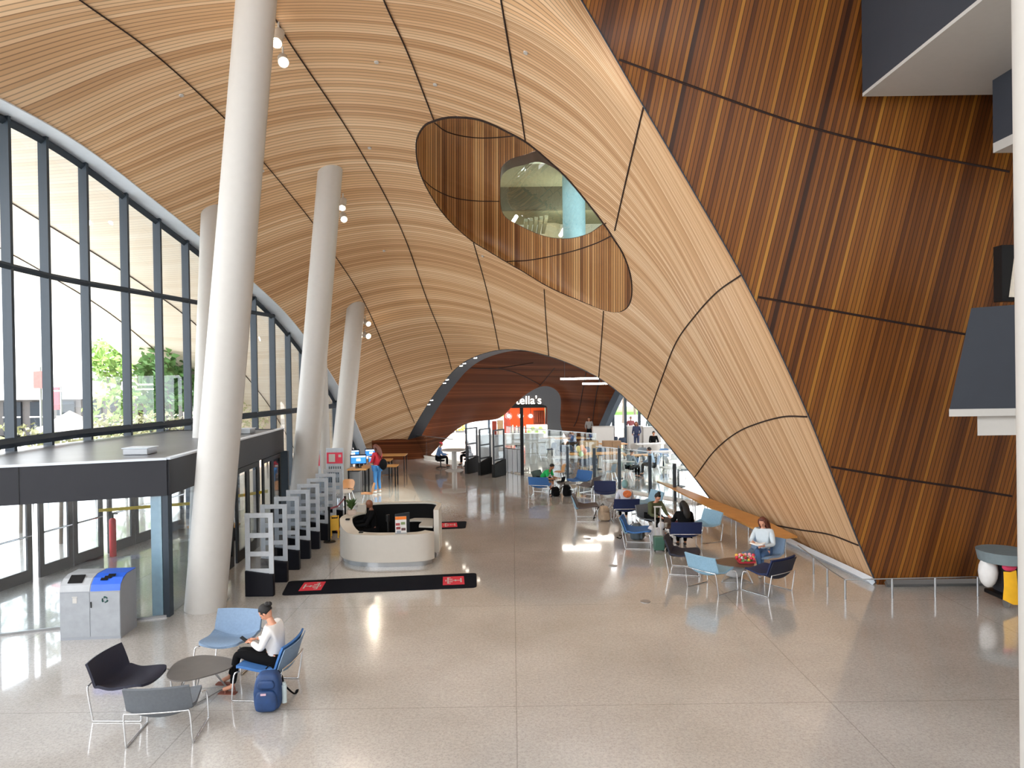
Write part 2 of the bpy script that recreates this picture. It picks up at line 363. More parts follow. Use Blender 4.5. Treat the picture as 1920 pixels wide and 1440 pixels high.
# panel seams: thin dark strips lying on the lower face of the vault, one per rib line
def seam(pts2, name='trim_1', wid=.018, off=.012, m=None, parent=None, target=None):
    t = target or bvh; P3 = []
    for p in smooth_path([(x, y, 0) for x, y in pts2], 8):
        r = ray(p.x, p.y).normalized(); h = t.ray_cast(Vector((0, 0, CAM_H)), r)
        if h[0] is None: continue
        n = h[1] if h[1].dot(r) < 0 else -h[1]; P3.append(h[0] + n * off)
    b_ = MB()
    if len(P3) > 2: tube(b_, P3, wid, 4)
    return b_
SEAMS = [[(0,-110),(155,3),(289,100),(425,225),(484,292),(541,360),(589,421),(623,472),(665,535),(698,598),(740,700),(763,759),(777,792)],
 [(470,-60),(500,5),(545,82),(645,232),(717,357),(760,448),(800,560),(832,640),(849,700)],
 [(700,-60),(722,5),(765,100),(813,224)], [(888,455),(910,533),(925,600),(936,655)],
 [(930,-60),(941,8),(960,120),(975,200),(985,264)], [(1020,534),(1024,600),(1029,667)],
 [(1207,201),(1174,339),(1150,445)], [(1132,583),(1128,640),(1123,707)],
 [(1389,516),(1345,547),(1305,590),(1269,640),(1242,707),(1214,786)],
 [(1514,781),(1470,781),(1420,794),(1380,812),(1340,845),(1303,894)], [(1610,1022),(1556,1002),(1500,993),(1450,984),(1400,976)]]
for i, s_ in enumerate(SEAMS):
    b_ = seam(s_)
    if b_.verts: tag(obj('trim_%d' % (i + 1), b_, M_seam), 'dark joint line between vault panels', kind='structure')
    else: b_.free()
# reveal thickness round the ovoid opening and the cafe arch
def collar(poly, depth_dir, m, name, closed=True, width=.5):
    pts = []
    for x, y in poly:
        r = ray(x, y).normalized(); h = None
        for k in range(0, 14):                                   # nearest solid point just outside the outline
            for a in range(12):
                qx, qy = x + k * 1.5 * math.cos(a * PI / 6), y + k * 1.5 * math.sin(a * PI / 6)
                h = bvh.ray_cast(Vector((0, 0, CAM_H)), ray(qx, qy).normalized())
                if h[0] is not None: break
            if h and h[0] is not None: break
        if h[0] is None: continue
        d = h[0].y; pts.append(P(x, y, d))
    b_ = MB(); rows = [pts, [p + depth_dir(p) * width for p in pts]]
    if closed: rows = [r + [r[0]] for r in rows]
    sheet(b_, rows, .03); return b_, pts
b_, rimpts = collar(HOLE, lambda p: Vector((.05, 1, .1)).normalized(), M_niche, 'niche', width=.12)
tag(obj('trim_20', b_, M_seam, smooth=40), 'dark edge bead round the ovoid opening', kind='structure')
b_, archpts = collar([q for q in ARCH if q[1] < 952], lambda p: Vector((.55, .8, 0)).normalized(), M_slate, 'arch', closed=False, width=1.05)
tag(obj('trim_21', b_, mat('arch steel', '2A2F35', .5), smooth=40), 'dark steel lining of the cafe arch', kind='structure')

# small round downlights set in the dark lining of the arch
lamp = mat('lamp face', 'FFF4E2', .4, emit=9)
def lin_in(px, py, group, label):
    r = ray(px, py).normalized(); best = min(archpts, key=lambda q: (to_px(q)[0] - px) ** 2 + (to_px(q)[1] - py) ** 2)
    t = thing('downlight', label, 'downlight', best + Vector((.02, .1, -.03)), 0, group)
    b = MB(); cyl(b, (0, 0, 0), (0, 0, -.05), .1, .1, 14); obj('housing', b, M_steel, t, 30)
    b = MB(); cyl(b, (0, 0, -.05), (0, 0, -.06), .08, .08, 14); obj('lens', b, lamp, t)
for px, py in [(803,754),(810,745),(832,716),(838,708),(862,686),(868,681),(893,668)]:
    lin_in(px, py, 'downlights along the cafe arch lining', 'small round downlight in the dark lining of the cafe arch')

# ------------------------------------------------------------------ niche behind the ovoid opening
def net_rings(poly, d_of, rings):
    pass
hc = (985, 395)
rows = []
for k, (f_, dd) in enumerate([(0, .06), (.06, .9), (.14, 1.7), (.3, 2.5), (.5, 3.0), (.75, 3.25), (1.0, 3.3)]):
    row = []
    for p, (x, y) in zip(rimpts, HOLE):
        # recess is deep on the upper left, shallow at the lower right tip where it runs out into the vault
        wgt = max(0.12, min(1.0, .55 - (x - 985) / 330 * .45 - (y - 400) / 400 * .30))
        X, Y = x + (hc[0] - x) * f_, y + (hc[1] - y) * f_
        row.append(P(X, Y, p.y + (22.0 - p.y) * f_ * .9 + dd * (wgt * (1 - f_) + .75 * f_)))
    rows.append(row + [row[0]])
cols = [smooth_path([r[j] for r in rows], 5) for j in range(len(rows[0]))]
NG = [[cols[j][i] for j in range(len(cols))] for i in range(len(cols[0]))]
WIN = sm2([(938,322),(944,308),(960,297),(985,290),(1010,283),(1040,296),(1080,330),(1112,372),(1140,414),(1129,421),(1107,437),(1079,446),(1054,448),(1024,444),(996,434),(968,420),(948,408),(939,390),(937,355)], 4)
fw = sdist(WIN)
bm = clipped(NG, lambda p: fw(*to_px(p)), lambda i, j: ((to_px(NG[i][j])[0] - 780) * .0175, to_px(NG[i][j])[1] * .017))
niche = tag(obj('wall_niche', bm, M_niche), 'curved dark batten wall inside the ovoid opening', kind='structure'); niche.data.shade_smooth()
nb = BVHTree.FromPolygons([v.co.copy() for v in niche.data.vertices], [tuple(p.vertices) for p in niche.data.polygons])
for i, s_ in enumerate([[(815,230),(835,245),(865,254),(900,258),(935,257),(965,254)], [(792,336),(815,355),(850,370),(890,376),(936,377)], [(950,491),(990,488),(1030,481),(1080,469),(1120,455),(1146,442)]]):
    b_ = seam(s_, target=nb)
    if b_.verts: tag(obj('trim_%d' % (30 + i), b_, M_seam), 'dark joint line in the niche wall', kind='structure')
# window opening: jamb lining, pane, and the reading room beyond
wp = [P(x, y, 23.4) for x, y in WIN]
wd = []
for x, y in WIN:
    d_ = None
    for k_ in (1.02, 1.05, 1.1, 1.18):
        hh_ = nb.ray_cast(Vector((0, 0, CAM_H)), ray(1030 + (x - 1030) * k_, 375 + (y - 375) * k_).normalized())
        if hh_[0] is not None: d_ = hh_[0].y; break
    if d_ is None: d_ = (wd[-1].y - .03) if wd else 21.0
    wd.append(P(x, y, d_ + .03))
b_ = MB(); sheet(b_, [[q for q in wd + wd[:1]], [Vector((q.x * (q.y + 1.1) / q.y, q.y + 1.1, q.z + .05)) for q in wd + wd[:1]]], .02)
wf = tag(obj('window_2', b_, mat('jamb', '4A3526', .6), smooth=60), 'interior window of the upper reading room seen in the niche', kind='structure')
b_ = MB(); pv = [b_.verts.new(Vector((p.x * (p.y + 1.05) / p.y, p.y + 1.05, p.z + .05))) for p in wd]
for t_ in tessellate_polygon([[v.co.copy() for v in pv]]): b_.faces.new([pv[i] for i in t_])
obj('pane', b_, glass('tinted glass', (.62, .7, .66)), wf)
room = mat('room paint', '8E8E78', .8); 
b_ = MB(); box(b_, (3.3, 26.5, 12.0), (12, 3.0, .2)); tag(obj('ceiling.001', b_, room), 'upper reading room ceiling', kind='structure')
b_ = MB(); box(b_, (3.3, 28.1, 11.5), (12, .2, 1.0)); b0_ = MB(); box(b0_, (3.3, 29.5, 11.1), (12, 2.7, .16)); tag(obj('ceiling.005', b0_, room), 'deeper ceiling of the upper reading room', kind='structure'); tag(obj('trim_40', b_, mat('beam', '55564A', .8)), 'grey bulkhead across the upper room', kind='structure')
b_ = MB(); box(b_, (3.3, 33, 10.5), (12, .2, 5)); tag(obj('wall_upper', b_, mat('upper wall', '6F6C5C', .8)), 'back wall of the upper room', kind='structure')
b_ = MB(); box(b_, (4.6, 30.5, 9.0), (7.5, 5, .2)); tag(obj('floor.001', b_, room), 'upper reading room floor', kind='structure')
for (px, py, d, r, nm, col) in ((1076, 390, 26.2, .42, 'white round column with teal light painted in, behind the niche window', '86AEB9'), (1032, 420, 31, .46, 'white round column deeper in the upper room', 'CFC8B0')):  # teal light on the nearer white column is put into its colour
    q = P(px, py, d); b_ = MB(); cyl(b_, (q.x, q.y, 8.6), (q.x, q.y, 11.9 if r < .45 else 11.02), r, r, 28)
    tag(obj('column', b_, mat('col' + col, col, .5), smooth=40), nm, kind='structure')
for (px, py, d) in ((963, 413, 27.5), (1053, 437, 27.5)):
    q = P(px, py, d); t = thing('tube_light', 'bright tube light behind the %s of the niche window' % ('left edge' if px < 1000 else 'middle'), 'light', q)
    b_ = MB(); cyl(b_, (-.05, 0, -.1), (.12, .2, .2), .07); obj('diffuser', b_, mat('tube glow', 'FFF6E8', .4, emit=12), t, 40)
for i in range(5):
    q = P(985 + i * 9, 428 - i * 1.5, 29); b_ = MB(); box(b_, q, (.14, 3, .12)); 
    tag(obj('ceiling_baffle', b_, room), 'pale ceiling baffle in the upper room', 'baffle', 'ceiling baffles of the upper room')
ld = bpy.data.lights.new('room light', 'POINT'); ld.energy = 150; ld.shadow_soft_size = .6; ld.color = (1, .95, .8); lo = bpy.data.objects.new('upper_room_lamp', ld); C.objects.link(lo); lo.location = (2.4, 27.2, 10.0); lo.rotation_euler = (0, 0, 0)

# ------------------------------------------------------------------ dark batten wall on the right (wall_right), leaning forward slightly
def pB(px, py):
    v = ray(px, py); A = Vector((0, 0, CAM_H)); k = (14.6 - .085 * CAM_H) / (v.y + .085 * v.z); return A + v * k
XR = 11.2
zs = [VA[i][0].copy() for i in range(4 * NS, nr)]
zs = [z for z in zs if z.z > -.25]
bm = MB(); uvl = bm.loops.layers.uv.new('UVMap')
rowsB = []
for z in zs:
    zy = 14.6 - .085 * z.z
    rowsB.append([Vector((z.x + (XR - z.x) * k / 24, z.y + (zy - z.y) * min(1, k / 5) - .3 * math.sin(k / 24 * PI) * max(z.z, 0) / 12, z.z)) for k in range(25)])
Vv = [[bm.verts.new(q) for q in r_] for r_ in rowsB]
for i in range(len(rowsB) - 1):
    for j in range(24):
        fc = bm.faces.new((Vv[i][j], Vv[i][j + 1], Vv[i + 1][j + 1], Vv[i + 1][j])); fc.smooth = True
        for l in fc.loops: l[uvl].uv = (l.vert.co.x - .205 * l.vert.co.z, l.vert.co.z)
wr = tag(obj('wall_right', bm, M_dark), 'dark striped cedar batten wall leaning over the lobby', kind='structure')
wb = BVHTree.FromPolygons([v.co.copy() for v in wr.data.vertices], [tuple(p.vertices) for p in wr.data.polygons])
for i, s_ in enumerate([[(1161,112),(1300,163),(1500,233),(1700,284),(1891,322)], [(1410,555),(1500,571),(1640,597),(1800,625),(1880,638)], [(1558,875),(1700,899),(1800,914),(1896,930)]]):
    b_ = seam(s_, target=wb, wid=.022)
    if b_.verts: tag(obj('trim_%d' % (50 + i), b_, M_seam), 'dark joint line across the batten wall', kind='structure')
# ridge bead between vault and wall
b_ = MB(); tube(b_, [z + Vector((-.01, -.02, 0)) for z in zs if z.z > 0], .014, 6); tag(obj('trim_60', b_, M_mull), 'thin metal bead on the ridge between vault and wall', kind='structure')
# skirting
b_ = MB(); tube(b_, [(7.62, 14.52, .07), (XR, 14.5, .07)], .075, 4); tag(obj('baseboard_right', b_, M_steel), 'grey metal skirting under the batten wall', kind='structure')
foot = []
for px, py in [(1640,1092),(1600,1072),(1560,1053),(1520,1034),(1480,1014),(1440,996),(1400,978),(1360,962)]:
    q = G(px, py + 4); foot.append(q + Vector((-.06, -.02, .075)))
b_ = MB(); tube(b_, foot, .085, 4); tag(obj('baseboard_left', b_, M_reveal), 'grey metal skirting at the foot of the vault', kind='structure')
# rest of the hall, out of the picture: roof slab over the upper landing and the side walls
b_ = MB(); box(b_, (1, 5.7, 13.5), (30, 20.6, .3)); tag(obj('ceiling.002', b_, M_white), 'white roof over the landing', kind='structure')
b_ = MB(); box(b_, (14.2, 6, 6.2), (.3, 24, 13)); tag(obj('wall_east', b_, M_white), 'white side wall of the lobby', kind='structure')
b_ = MB(); box(b_, (-13.6, 3.2, 12.2), (.3, 15.6, 1.4)); tag(obj('wall_west', b_, M_white), 'white wall above the glass', kind='structure')
b_ = MB(); box(b_, (12.6, 15.0, 6.2), (3.0, .3, 13)); tag(obj('wall_end', b_, M_white), 'white wall end beside the batten wall', kind='structure')

# ------------------------------------------------------------------ balconies and the white column at the right
def balc(label, x0, x1, y0, y1, z0, z1, edge=.0, m=M_slate, soffit=M_white, st=.06):
    t = thing('balcony', label, 'balcony', ((x0 + x1) / 2, (y0 + y1) / 2, z0), 0, kind='structure')
    b = MB(); box(b, (0, 0, (z1 - z0) / 2 + st), (x1 - x0, y1 - y0, z1 - z0)); obj('parapet', b, m, t)
    b = MB(); box(b, (-edge, -edge, st / 2), (x1 - x0 + edge * .5, y1 - y0, st)); obj('soffit', b, soffit, t)
    return t
def wx(px, py, d): return P(px, py, d)
a = wx(1617, 181, 13.25)
balc('slate balcony with a broad white underside at the top of the wall', a.x, a.x + 6.8, 1.2, 13.25, a.z, 12.75)
a = wx(1862, 287, 12.6)
balc('narrow slate balcony with a white lip by the white column', a.x, a.x + 4.5, 9.5, 12.6, a.z, a.z + 1.35, .0, st=.17)
a = wx(1778, 781, 10.6); 
t = thing('balcony', 'slate balcony panel with a white slab below it, lowest at the right', 'balcony', (a.x, 10.6, a.z), kind='structure')
b_ = MB(); v = [b_.verts.new(q) for q in [(0.02, 0, .11), (3.2, 0, .11), (3.2, -.2, 1.78), (.24, -.18, 1.6), (.1, .12, .11), (3.2, .12, .11), (3.2, -.08, 1.78), (.32, -.06, 1.6)]]
for q in [(0, 1, 2, 3), (4, 7, 6, 5), (0, 3, 7, 4), (1, 5, 6, 2), (3, 2, 6, 7), (0, 4, 5, 1)]: b_.faces.new([v[i] for i in q])
obj('parapet', b_, M_slate, t)
b_ = MB(); prism(b_, [(0, -.02), (3.2, -.02), (3.2, 1.8), (1.2, 1.8), (.1, .14)], 0, .11); obj('slab', b_, M_white, t)
b_ = MB(); prism(b_, [(.5, .1), (3.2, .1), (3.2, 1.6), (1.5, 1.6), (.6, .2)], -.3, 0); obj('beam', b_, M_white, t)
a = wx(1871, 560, 11.5)
t = thing('door_frame', 'black doorway with a cream edge above the slate balcony panel', 'doorway', a)
b_ = MB(); box(b_, (.5, 0, .4), (1.0, .2, .9)); obj('opening', b_, M_black, t)
b_ = MB(); box(b_, (.13, -.13, .4), (.05, .06, .75), M=Matrix.Rotation(R(8), 4, 'Y')); obj('edge_strip', b_, mat('cream', 'D9CFBE'), t)
b_ = MB(); cyl(b_, (4.13, 5, 0), (4.08, 5, 12.7), .46, .46, 48)
for v in b_.verts: v.co.x += 0
tag(obj('column', b_, M_white, smooth=40), 'big white round column at the right edge, nearest of all', kind='structure')

# ------------------------------------------------------------------ white leaning columns
def column(label, a, b, r):
    a = Vector(a); b = Vector(b); bm = MB(); cyl(bm, a, b, r, r, 48)
    return tag(obj('column', bm, M_white, smooth=40), label, kind='structure')
def col_to(label, foot_, px, py, r, ext=.25):
    top = ceil_at(px, py); f = Vector(foot_); d = (top - f); column(label, f, top + d.normalized() * ext, r)
f1 = G(372, 1150); column('tall white leaning column beside the glass vestibule', f1 + Vector((0, .3, -.02)), P(489, -95, 13.95), .38)
col_to('second white leaning column, behind the security gates', (-6.4, 21.2, 0), 619, 322, .38)
col_to('third white leaning column, by the computer desks', (-6.85, 27.6, 0), 667, 577, .38)
col_to('white column behind the tall one, reaching up by the glass', (-7.75, 17.6, 0), 399, 398, .34)
col_to('slim white column between the second and third ones', (-7.6, 28.3, 0), 597, 632, .33)

# ------------------------------------------------------------------ glass front (window_1)
def fx(y, off=0): return -13.8 + .147 * y + off
edge = [VA[0][j] for j in range(nc)]                              # timber edge at the glass
edge = [p for p in edge]
shift = Vector((-.62, .0, -.02))
b_ = MB(); sheet(b_, [edge, [p + shift for p in edge]], .03)
win = tag(obj('window_1', b_, M_reveal, smooth=60), 'tall curved-top glass front of the lobby', kind='structure')
head = [p + shift for p in edge]
def edge_z(y):
    for a, b in zip(head, head[1:]):
        if a.y <= y <= b.y: return a.z + (b.z - a.z) * (y - a.y) / (b.y - a.y)
    return head[0].z if y < head[0].y else 0
def edge_x(y):
    for a, b in zip(head, head[1:]):
        if a.y <= y <= b.y: return a.x + (b.x - a.x) * (y - a.y) / (b.y - a.y)
    return fx(y)
b_ = MB(); tube(b_, [p + Vector((.03, 0, -.1)) for p in head], .1, 4); obj('head_frame', b_, M_mull, win)
y = 17.1 - 1.42 * 5
while y < 40.6:
    z1 = edge_z(y)
    if z1 > .3:
        z0 = 2.9 if y < 21.8 else 0
        b_ = MB(); box(b_, (edge_x(y) + .04, y, (z0 + z1) / 2), (.24, .075, z1 - z0), rz=-math.atan(.147) ); obj('mullion', b_, M_mull, win)
    y += 1.42
def xat(y): return edge_x(y)
def trans(z, y0, y1, s, off=.12):
    b = MB(); n = 14; pts = [(xat(y0 + (y1 - y0) * i / n) + off, y0 + (y1 - y0) * i / n, z) for i in range(n + 1)]; tube(b, pts, s, 4, sx=1.0, sy=1.0); obj('transom', b, M_mull, win)
def y_at_z(z):
    return max(p.y for p in head if p.z > z)
trans(7.0, 10.8, y_at_z(7.0), .075); trans(3.12, 10.8, y_at_z(3.12), .11)
b_ = MB(); n = 40
ys = [10.7 + (40.2 - 10.7) * i / n for i in range(n + 1)]
sheet(b_, [[(xat(q) + .01, q, 2.95 if q < 21.6 else 0) for q in ys], [(xat(q) + .01, q, max(.05, edge_z(q))) for q in ys]]); obj('pane', b_, M_glass, win)
# nearer, out of frame part of the glass front
ys = [-4.6 + 15.3 * i / 6 for i in range(7)]
b_ = MB(); 
for q in ys: box(b_, (fx(q, .25), q, 5.8), (.2, .08, 11.6))
g2 = tag(obj('window_3', b_, M_mull), 'nearer part of the glass front', kind='structure')

# the cedar cladding carries on outside as a wide soffit over the plaza
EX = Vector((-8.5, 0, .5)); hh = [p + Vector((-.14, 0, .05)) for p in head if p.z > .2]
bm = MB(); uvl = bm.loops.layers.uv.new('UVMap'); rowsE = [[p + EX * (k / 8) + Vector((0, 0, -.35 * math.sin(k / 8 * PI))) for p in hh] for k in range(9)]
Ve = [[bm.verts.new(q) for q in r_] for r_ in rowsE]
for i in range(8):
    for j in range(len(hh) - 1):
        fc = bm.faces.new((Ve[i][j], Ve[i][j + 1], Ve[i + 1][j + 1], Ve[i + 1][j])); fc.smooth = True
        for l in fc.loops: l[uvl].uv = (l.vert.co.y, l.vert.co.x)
tag(obj('ceiling.004', bm, M_soffit_glare), 'cedar soffit continuing outside above the glass front, outdoor glare painted in', kind='structure')
for k in (3, 6):
    b_ = MB(); tube(b_, [q + Vector((0, 0, -.02)) for q in rowsE[k]], .018, 4); tag(obj('trim_%d' % (90 + k), b_, M_seam), 'dark joint line in the outside soffit', kind='structure')

b_ = MB(); box(b_, (12.6, 35, 8.6), (19.2, 24, .2)); tag(obj('ceiling_sun_block', b_, M_white), 'unseen roof slab added to keep sun off the cafe floor', kind='structure')  # unseen slab added to stop sun reaching the cafe floor

b_ = MB(); box(b_, (15.2, 45.6, 7.2), (17.2, .25, 4.6)); tag(obj('wall_glare_block', b_, mat('cafe timber wall', '7A4E32', .7)), 'unseen timber wall added above the far cafe windows to cut sky reflection', kind='structure')  # added out of sight, hides bright sky from the floor reflection
b_ = MB(); box(b_, (0, -9, 4.6), (30, .3, 9.4)); tag(obj('wall_reflection_block', b_, M_white), 'unseen white wall added behind the landing to cut sky glare in the glass', kind='structure')  # added behind the camera so the glass mirrors less bright sky

b_ = MB(); box(b_, (9.6, 29, 10.6), (.2, 9, 3.4)); tag(obj('wall_upper_sky_block', b_, room), 'unseen side wall added to shut sky glare out of the upper reading room', kind='structure')  # added out of view to keep sky light out of this room

for px, py in [(340, 178), (706, 116), (816, 158), (693, 277), (492, 320), (986, 98), (583, 527), (720, 470), (905, 480), (1030, 500)]:
    r = ray(px, py).normalized(); h = bvh.ray_cast(Vector((0, 0, CAM_H)), r)
    if h[0] is None: continue
    n = h[1] if h[1].dot(r) < 0 else -h[1]; b_ = MB(); cyl(b_, n * -.01, n * .03, .06, .05, 14)
    o = tag(obj('sprinkler_cover', b_, M_white), 'tiny pale round sprinkler cover set in the timber vault', 'sprinkler', 'sprinkler covers dotted over the vault'); o.location = h[0]
# ------------------------------------------------------------------ entrance vestibule (wall_vestibule)
def strip_box(bm, a, b, z0, z1, th):
    a = Vector((a[0], a[1], 0)); b = Vector((b[0], b[1], 0)); d = b - a; L = d.length
    box(bm, ((a.x + b.x) / 2, (a.y + b.y) / 2, (z0 + z1) / 2), (L, th, z1 - z0), rz=math.atan2(d.y, d.x))
def line_pt(a, b, t): return (a[0] + (b[0] - a[0]) * t, a[1] + (b[1] - a[1]) * t)
vc = (-6.5, 13.3); ve = (-6.95, 21.4); vl = (-11.4, 11.55); ZT, ZF = 2.95, 2.28
ves = thing('wall_vestibule', 'dark metal and glass entrance vestibule with a flat roof', None, (0, 0, 0), kind='structure')
b_ = MB(); prism(b_, [vl, vc, ve, (-10.55, 21.6), (-12.2, 11.4)], ZT - .12, ZT - .02); obj('roof', b_, mat('roof sheet', '6E737B', .35, noise=.12, nscale=1.5), ves)
b_ = MB(); strip_box(b_, vl, vc, ZF, ZT, .08); strip_box(b_, vc, ve, ZF, ZT, .08); strip_box(b_, ve, (-10.5, 21.5), ZF, ZT, .08); obj('fascia', b_, M_fascia, ves)
b_ = MB(); strip_box(b_, vl, vc, ZT, ZT + .035, .13); strip_box(b_, vc, ve, ZT, ZT + .035, .13); obj('drip_edge', b_, M_reveal, ves)
b_ = MB()
for t_ in (.12, .55): 
    q = line_pt(vl, vc, t_); box(b_, (q[0], q[1] - .045, (ZF + ZT) / 2), (.012, .01, ZT - ZF))
obj('panel_joint', b_, M_black, ves)
b_ = MB(); box(b_, (vc[0] - .03, vc[1] + .04, ZF / 2), (.11, .16, ZF)); obj('corner_post', b_, M_mull, ves)
b_ = MB(); box(b_, (vc[0] - .2, vc[1] - .02, ZF / 2), (.2, .04, ZF)); obj('glass_fin', b_, mat('blue steel', '7C98A6', .25, spec=.8), ves)
b_ = MB(); strip_box(b_, vl, (vc[0] - .1, vc[1] - .03), .03, ZF, .015); obj('glass_wall', b_, M_glass, ves)
b_ = MB(); strip_box(b_, vl, vc, 0, .04, .05); obj('sill', b_, M_steel, ves)
b_ = MB(); box(b_, (vc[0] + .03, vc[1] + 2.9, 2.62), (.03, .2, .2)); cyl(b_, (vc[0] - .02, vc[1] + 2.9, 2.62), (vc[0] + .05, vc[1] + 2.9, 2.62), .1, .1, 16)
bmesh.ops.delete(b_, geom=[v for v in b_.verts][:8], context='VERTS')
obj('alarm_disc', b_, mat('red enamel', 'D8262C', .4), ves)
ves.children[-1]['label'] = 'round red alarm disc on the fascia'
# inner sliding / swing doors along the side, outer doors along the glass front
def leaf(par, a, b, z=2.22, bar=True, m=M_black, fw_=.13, name='door_leaf'):
    bm = MB(); A = Vector((a[0], a[1], 0)); B = Vector((b[0], b[1], 0)); d = (B - A).normalized(); rz = math.atan2(d.y, d.x); L = (B - A).length
    for t in (fw_ / 2, L - fw_ / 2):
        q = A + d * t; box(bm, (q.x, q.y, z / 2), (fw_, .05, z), rz=rz)
    q = (A + B) / 2; box(bm, (q.x, q.y, .13), (L - 2 * fw_, .05, .26), rz=rz); box(bm, (q.x, q.y, z - .06), (L - 2 * fw_, .05, .12), rz=rz)
    o = obj(name, bm, m, par)
    bm = MB(); box(bm, (q.x, q.y, z / 2), (L - 2 * fw_, .012, z - .38), rz=rz); obj('pane', bm, M_glass, o)
    if bar:
        n = Vector((-d.y, d.x, 0)) * (-.07)
        if n.x < 0: n = -n
        bm = MB(); cyl(bm, A + d * .08 + n + Vector((0, 0, 1.02)), B - d * .08 + n + Vector((0, 0, 1.02)), .022); obj('push_bar', bm, M_chrome, o)
    return o
dk = mat('door metal', '15181E', .45, spec=.25)
k = 0
y = 11.7
while y < 21.2:
    a = (fx(y, .62), y); b = (fx(y + .98, .62), y + .98)
    dr = tag(thing('door_%d' % (k + 1), 'outer glazed door of the vestibule', None, (0, 0, 0)), kind='structure')
    leaf(dr, a, b, 2.25, True, dk); 
    y += 1.02; k += 1
    if k % 2 == 0: y += .16
b_ = MB(); q0 = (fx(11.5, .62), 11.5); q1 = (fx(21.5, .62), 21.5); strip_box(b_, q0, q1, 2.25, ZT - .1, .12); obj('door_head', b_, M_fascia, ves)
k2 = 0
for t0, t1 in ((.22, .33), (.33, .44), (.47, .58), (.58, .69), (.74, .85), (.85, .96)):
    dr = tag(thing('door_%d' % (20 + k2), 'inner glazed door on the lobby side of the vestibule', None, (0, 0, 0)), kind='structure')
    leaf(dr, line_pt(vc, ve, t0), line_pt(vc, ve, t1), ZF - .02, False, M_black, .12); k2 += 1
b_ = MB(); strip_box(b_, line_pt(vc, ve, .02), line_pt(vc, ve, .2), .03, ZF, .012); obj('side_glass', b_, M_glass, ves)
b_ = MB(); box(b_, (ve[0] - .1, ve[1] + .05, ZF / 2), (.5, .1, ZF)); obj('end_post', b_, M_mull, ves)
# small things on the roof and in the vestibule
for px, py, d, l in ((263, 847, 14.6, 'grey metal junction box on the vestibule roof, nearer one'), (457, 800, 20, 'grey metal junction box on the vestibule roof behind the tall column')):
    q = P(px, py, d); t = thing('junction_box', l, 'box', (q.x, q.y, ZT - .02)); b_ = MB(); box(b_, (0, 0, .07), (.5, .4, .13)); obj('case', b_, M_steel, t, bevel=.01)
    b_ = MB(); box(b_, (0, 0, .14), (.54, .44, .015)); obj('lid', b_, M_reveal, t)
yl = mat('caution yellow', 'F2D21C', .5)
b_ = MB(); sheet(b_, [[Vector((fx(17.6, .9), 17.6 + 0, 1.28)), Vector((-8.6, 18.9, 1.2)), Vector((-7.0, 20.2, 1.3))], [Vector((fx(17.6, .9), 17.6, 1.2)), Vector((-8.6, 18.9, 1.12)), Vector((-7.0, 20.2, 1.22))]], .004)
tag(obj('caution_tape', b_, yl), 'yellow caution tape stretched across inside the vestibule', 'tape')
t = thing('extinguisher', 'red fire extinguisher standing between the outer doors', 'extinguisher', (fx(18.0, .95), 18.0, 0))
b_ = MB(); cyl(b_, (0, 0, 0), (0, 0, .9), .08); ball(b_, (0, 0, .9), .08); obj('cylinder', b_, mat('red enamel', 'D8262C'), t, 40)
b_ = MB(); cyl(b_, (0, 0, .97), (0, 0, 1.08), .03); box(b_, (.05, 0, 1.08), (.16, .04, .03)); obj('valve', b_, M_black, t)
t = thing('bench', 'low wooden bench seen through the inner doors', 'bench', (-8.3, 19.6, 0))
b_ = MB(); box(b_, (0, 0, .42), (1.3, .4, .06)); obj('seat', b_, mat('oak', 'B98B54'), t)
for x in (-.55, .55):
    b_ = MB(); box(b_, (x, 0, .2), (.06, .34, .4)); obj('leg', b_, M_black, t)

# ------------------------------------------------------------------ outside
b_ = MB(); box(b_, (-40, 30, -.2), (56, 90, .3)); tag(obj('ground', b_, mat('paving', 'C9C6C0', .8, noise=.1, nscale=.5)), 'pale paving outside', kind='structure')
b_ = MB(); box(b_, (10, 110, -.2), (160, 100, .3)); tag(obj('ground.001', b_, mat('paving')) if False else obj('ground.001', b_, MATS['paving']), 'pale street beyond the cafe', kind='structure')
bw = mat('building white', 'D9D7D2', .8)
t = thing('building', 'white building with a dark glazed ground floor across the plaza', 'building', (-44, 66, 0), 0)
b_ = MB(); box(b_, (0, 0, 8.2), (34, 12, 10.2)); obj('upper_storeys', b_, bw, t)
b_ = MB(); box(b_, (0, .5, 1.6), (32, 11, 3.2)); obj('ground_floor', b_, mat('dark brick', '4E4A48', .7), t)
for i in range(14):
    b_ = MB(); box(b_, (-15 + i * 2.3, -5.05, 1.5), (1.5, .3, 2.8)); f = obj('window', b_, mat('dark pane', '20272E', .3, spec=.2), t)
    b_ = MB(); box(b_, (-15 + i * 2.3, -5.25, 1.6), (1.5, .1, .12)); obj('glazing_bar', b_, bw, f)
def leafcloud(bm, c, r, n, s=.2, sq=(1, 1, 1)):
    for i in range(n):
        v = Vector((random.gauss(0, 1), random.gauss(0, 1), random.gauss(0, 1))).normalized() * (r * random.uniform(.55, 1.05)); v = Vector((v.x * sq[0], v.y * sq[1], v.z * sq[2]))
        p = Vector(c) + v; a = Vector((random.gauss(0, 1), random.gauss(0, 1), random.gauss(0, 1))).normalized(); b2 = a.orthogonal().normalized(); k = s * random.uniform(.6, 1.3)
        vs = [bm.verts.new(p + a * k), bm.verts.new(p + b2 * k * .6), bm.verts.new(p - a * k), bm.verts.new(p - b2 * k * .6)]; bm.faces.new(vs)
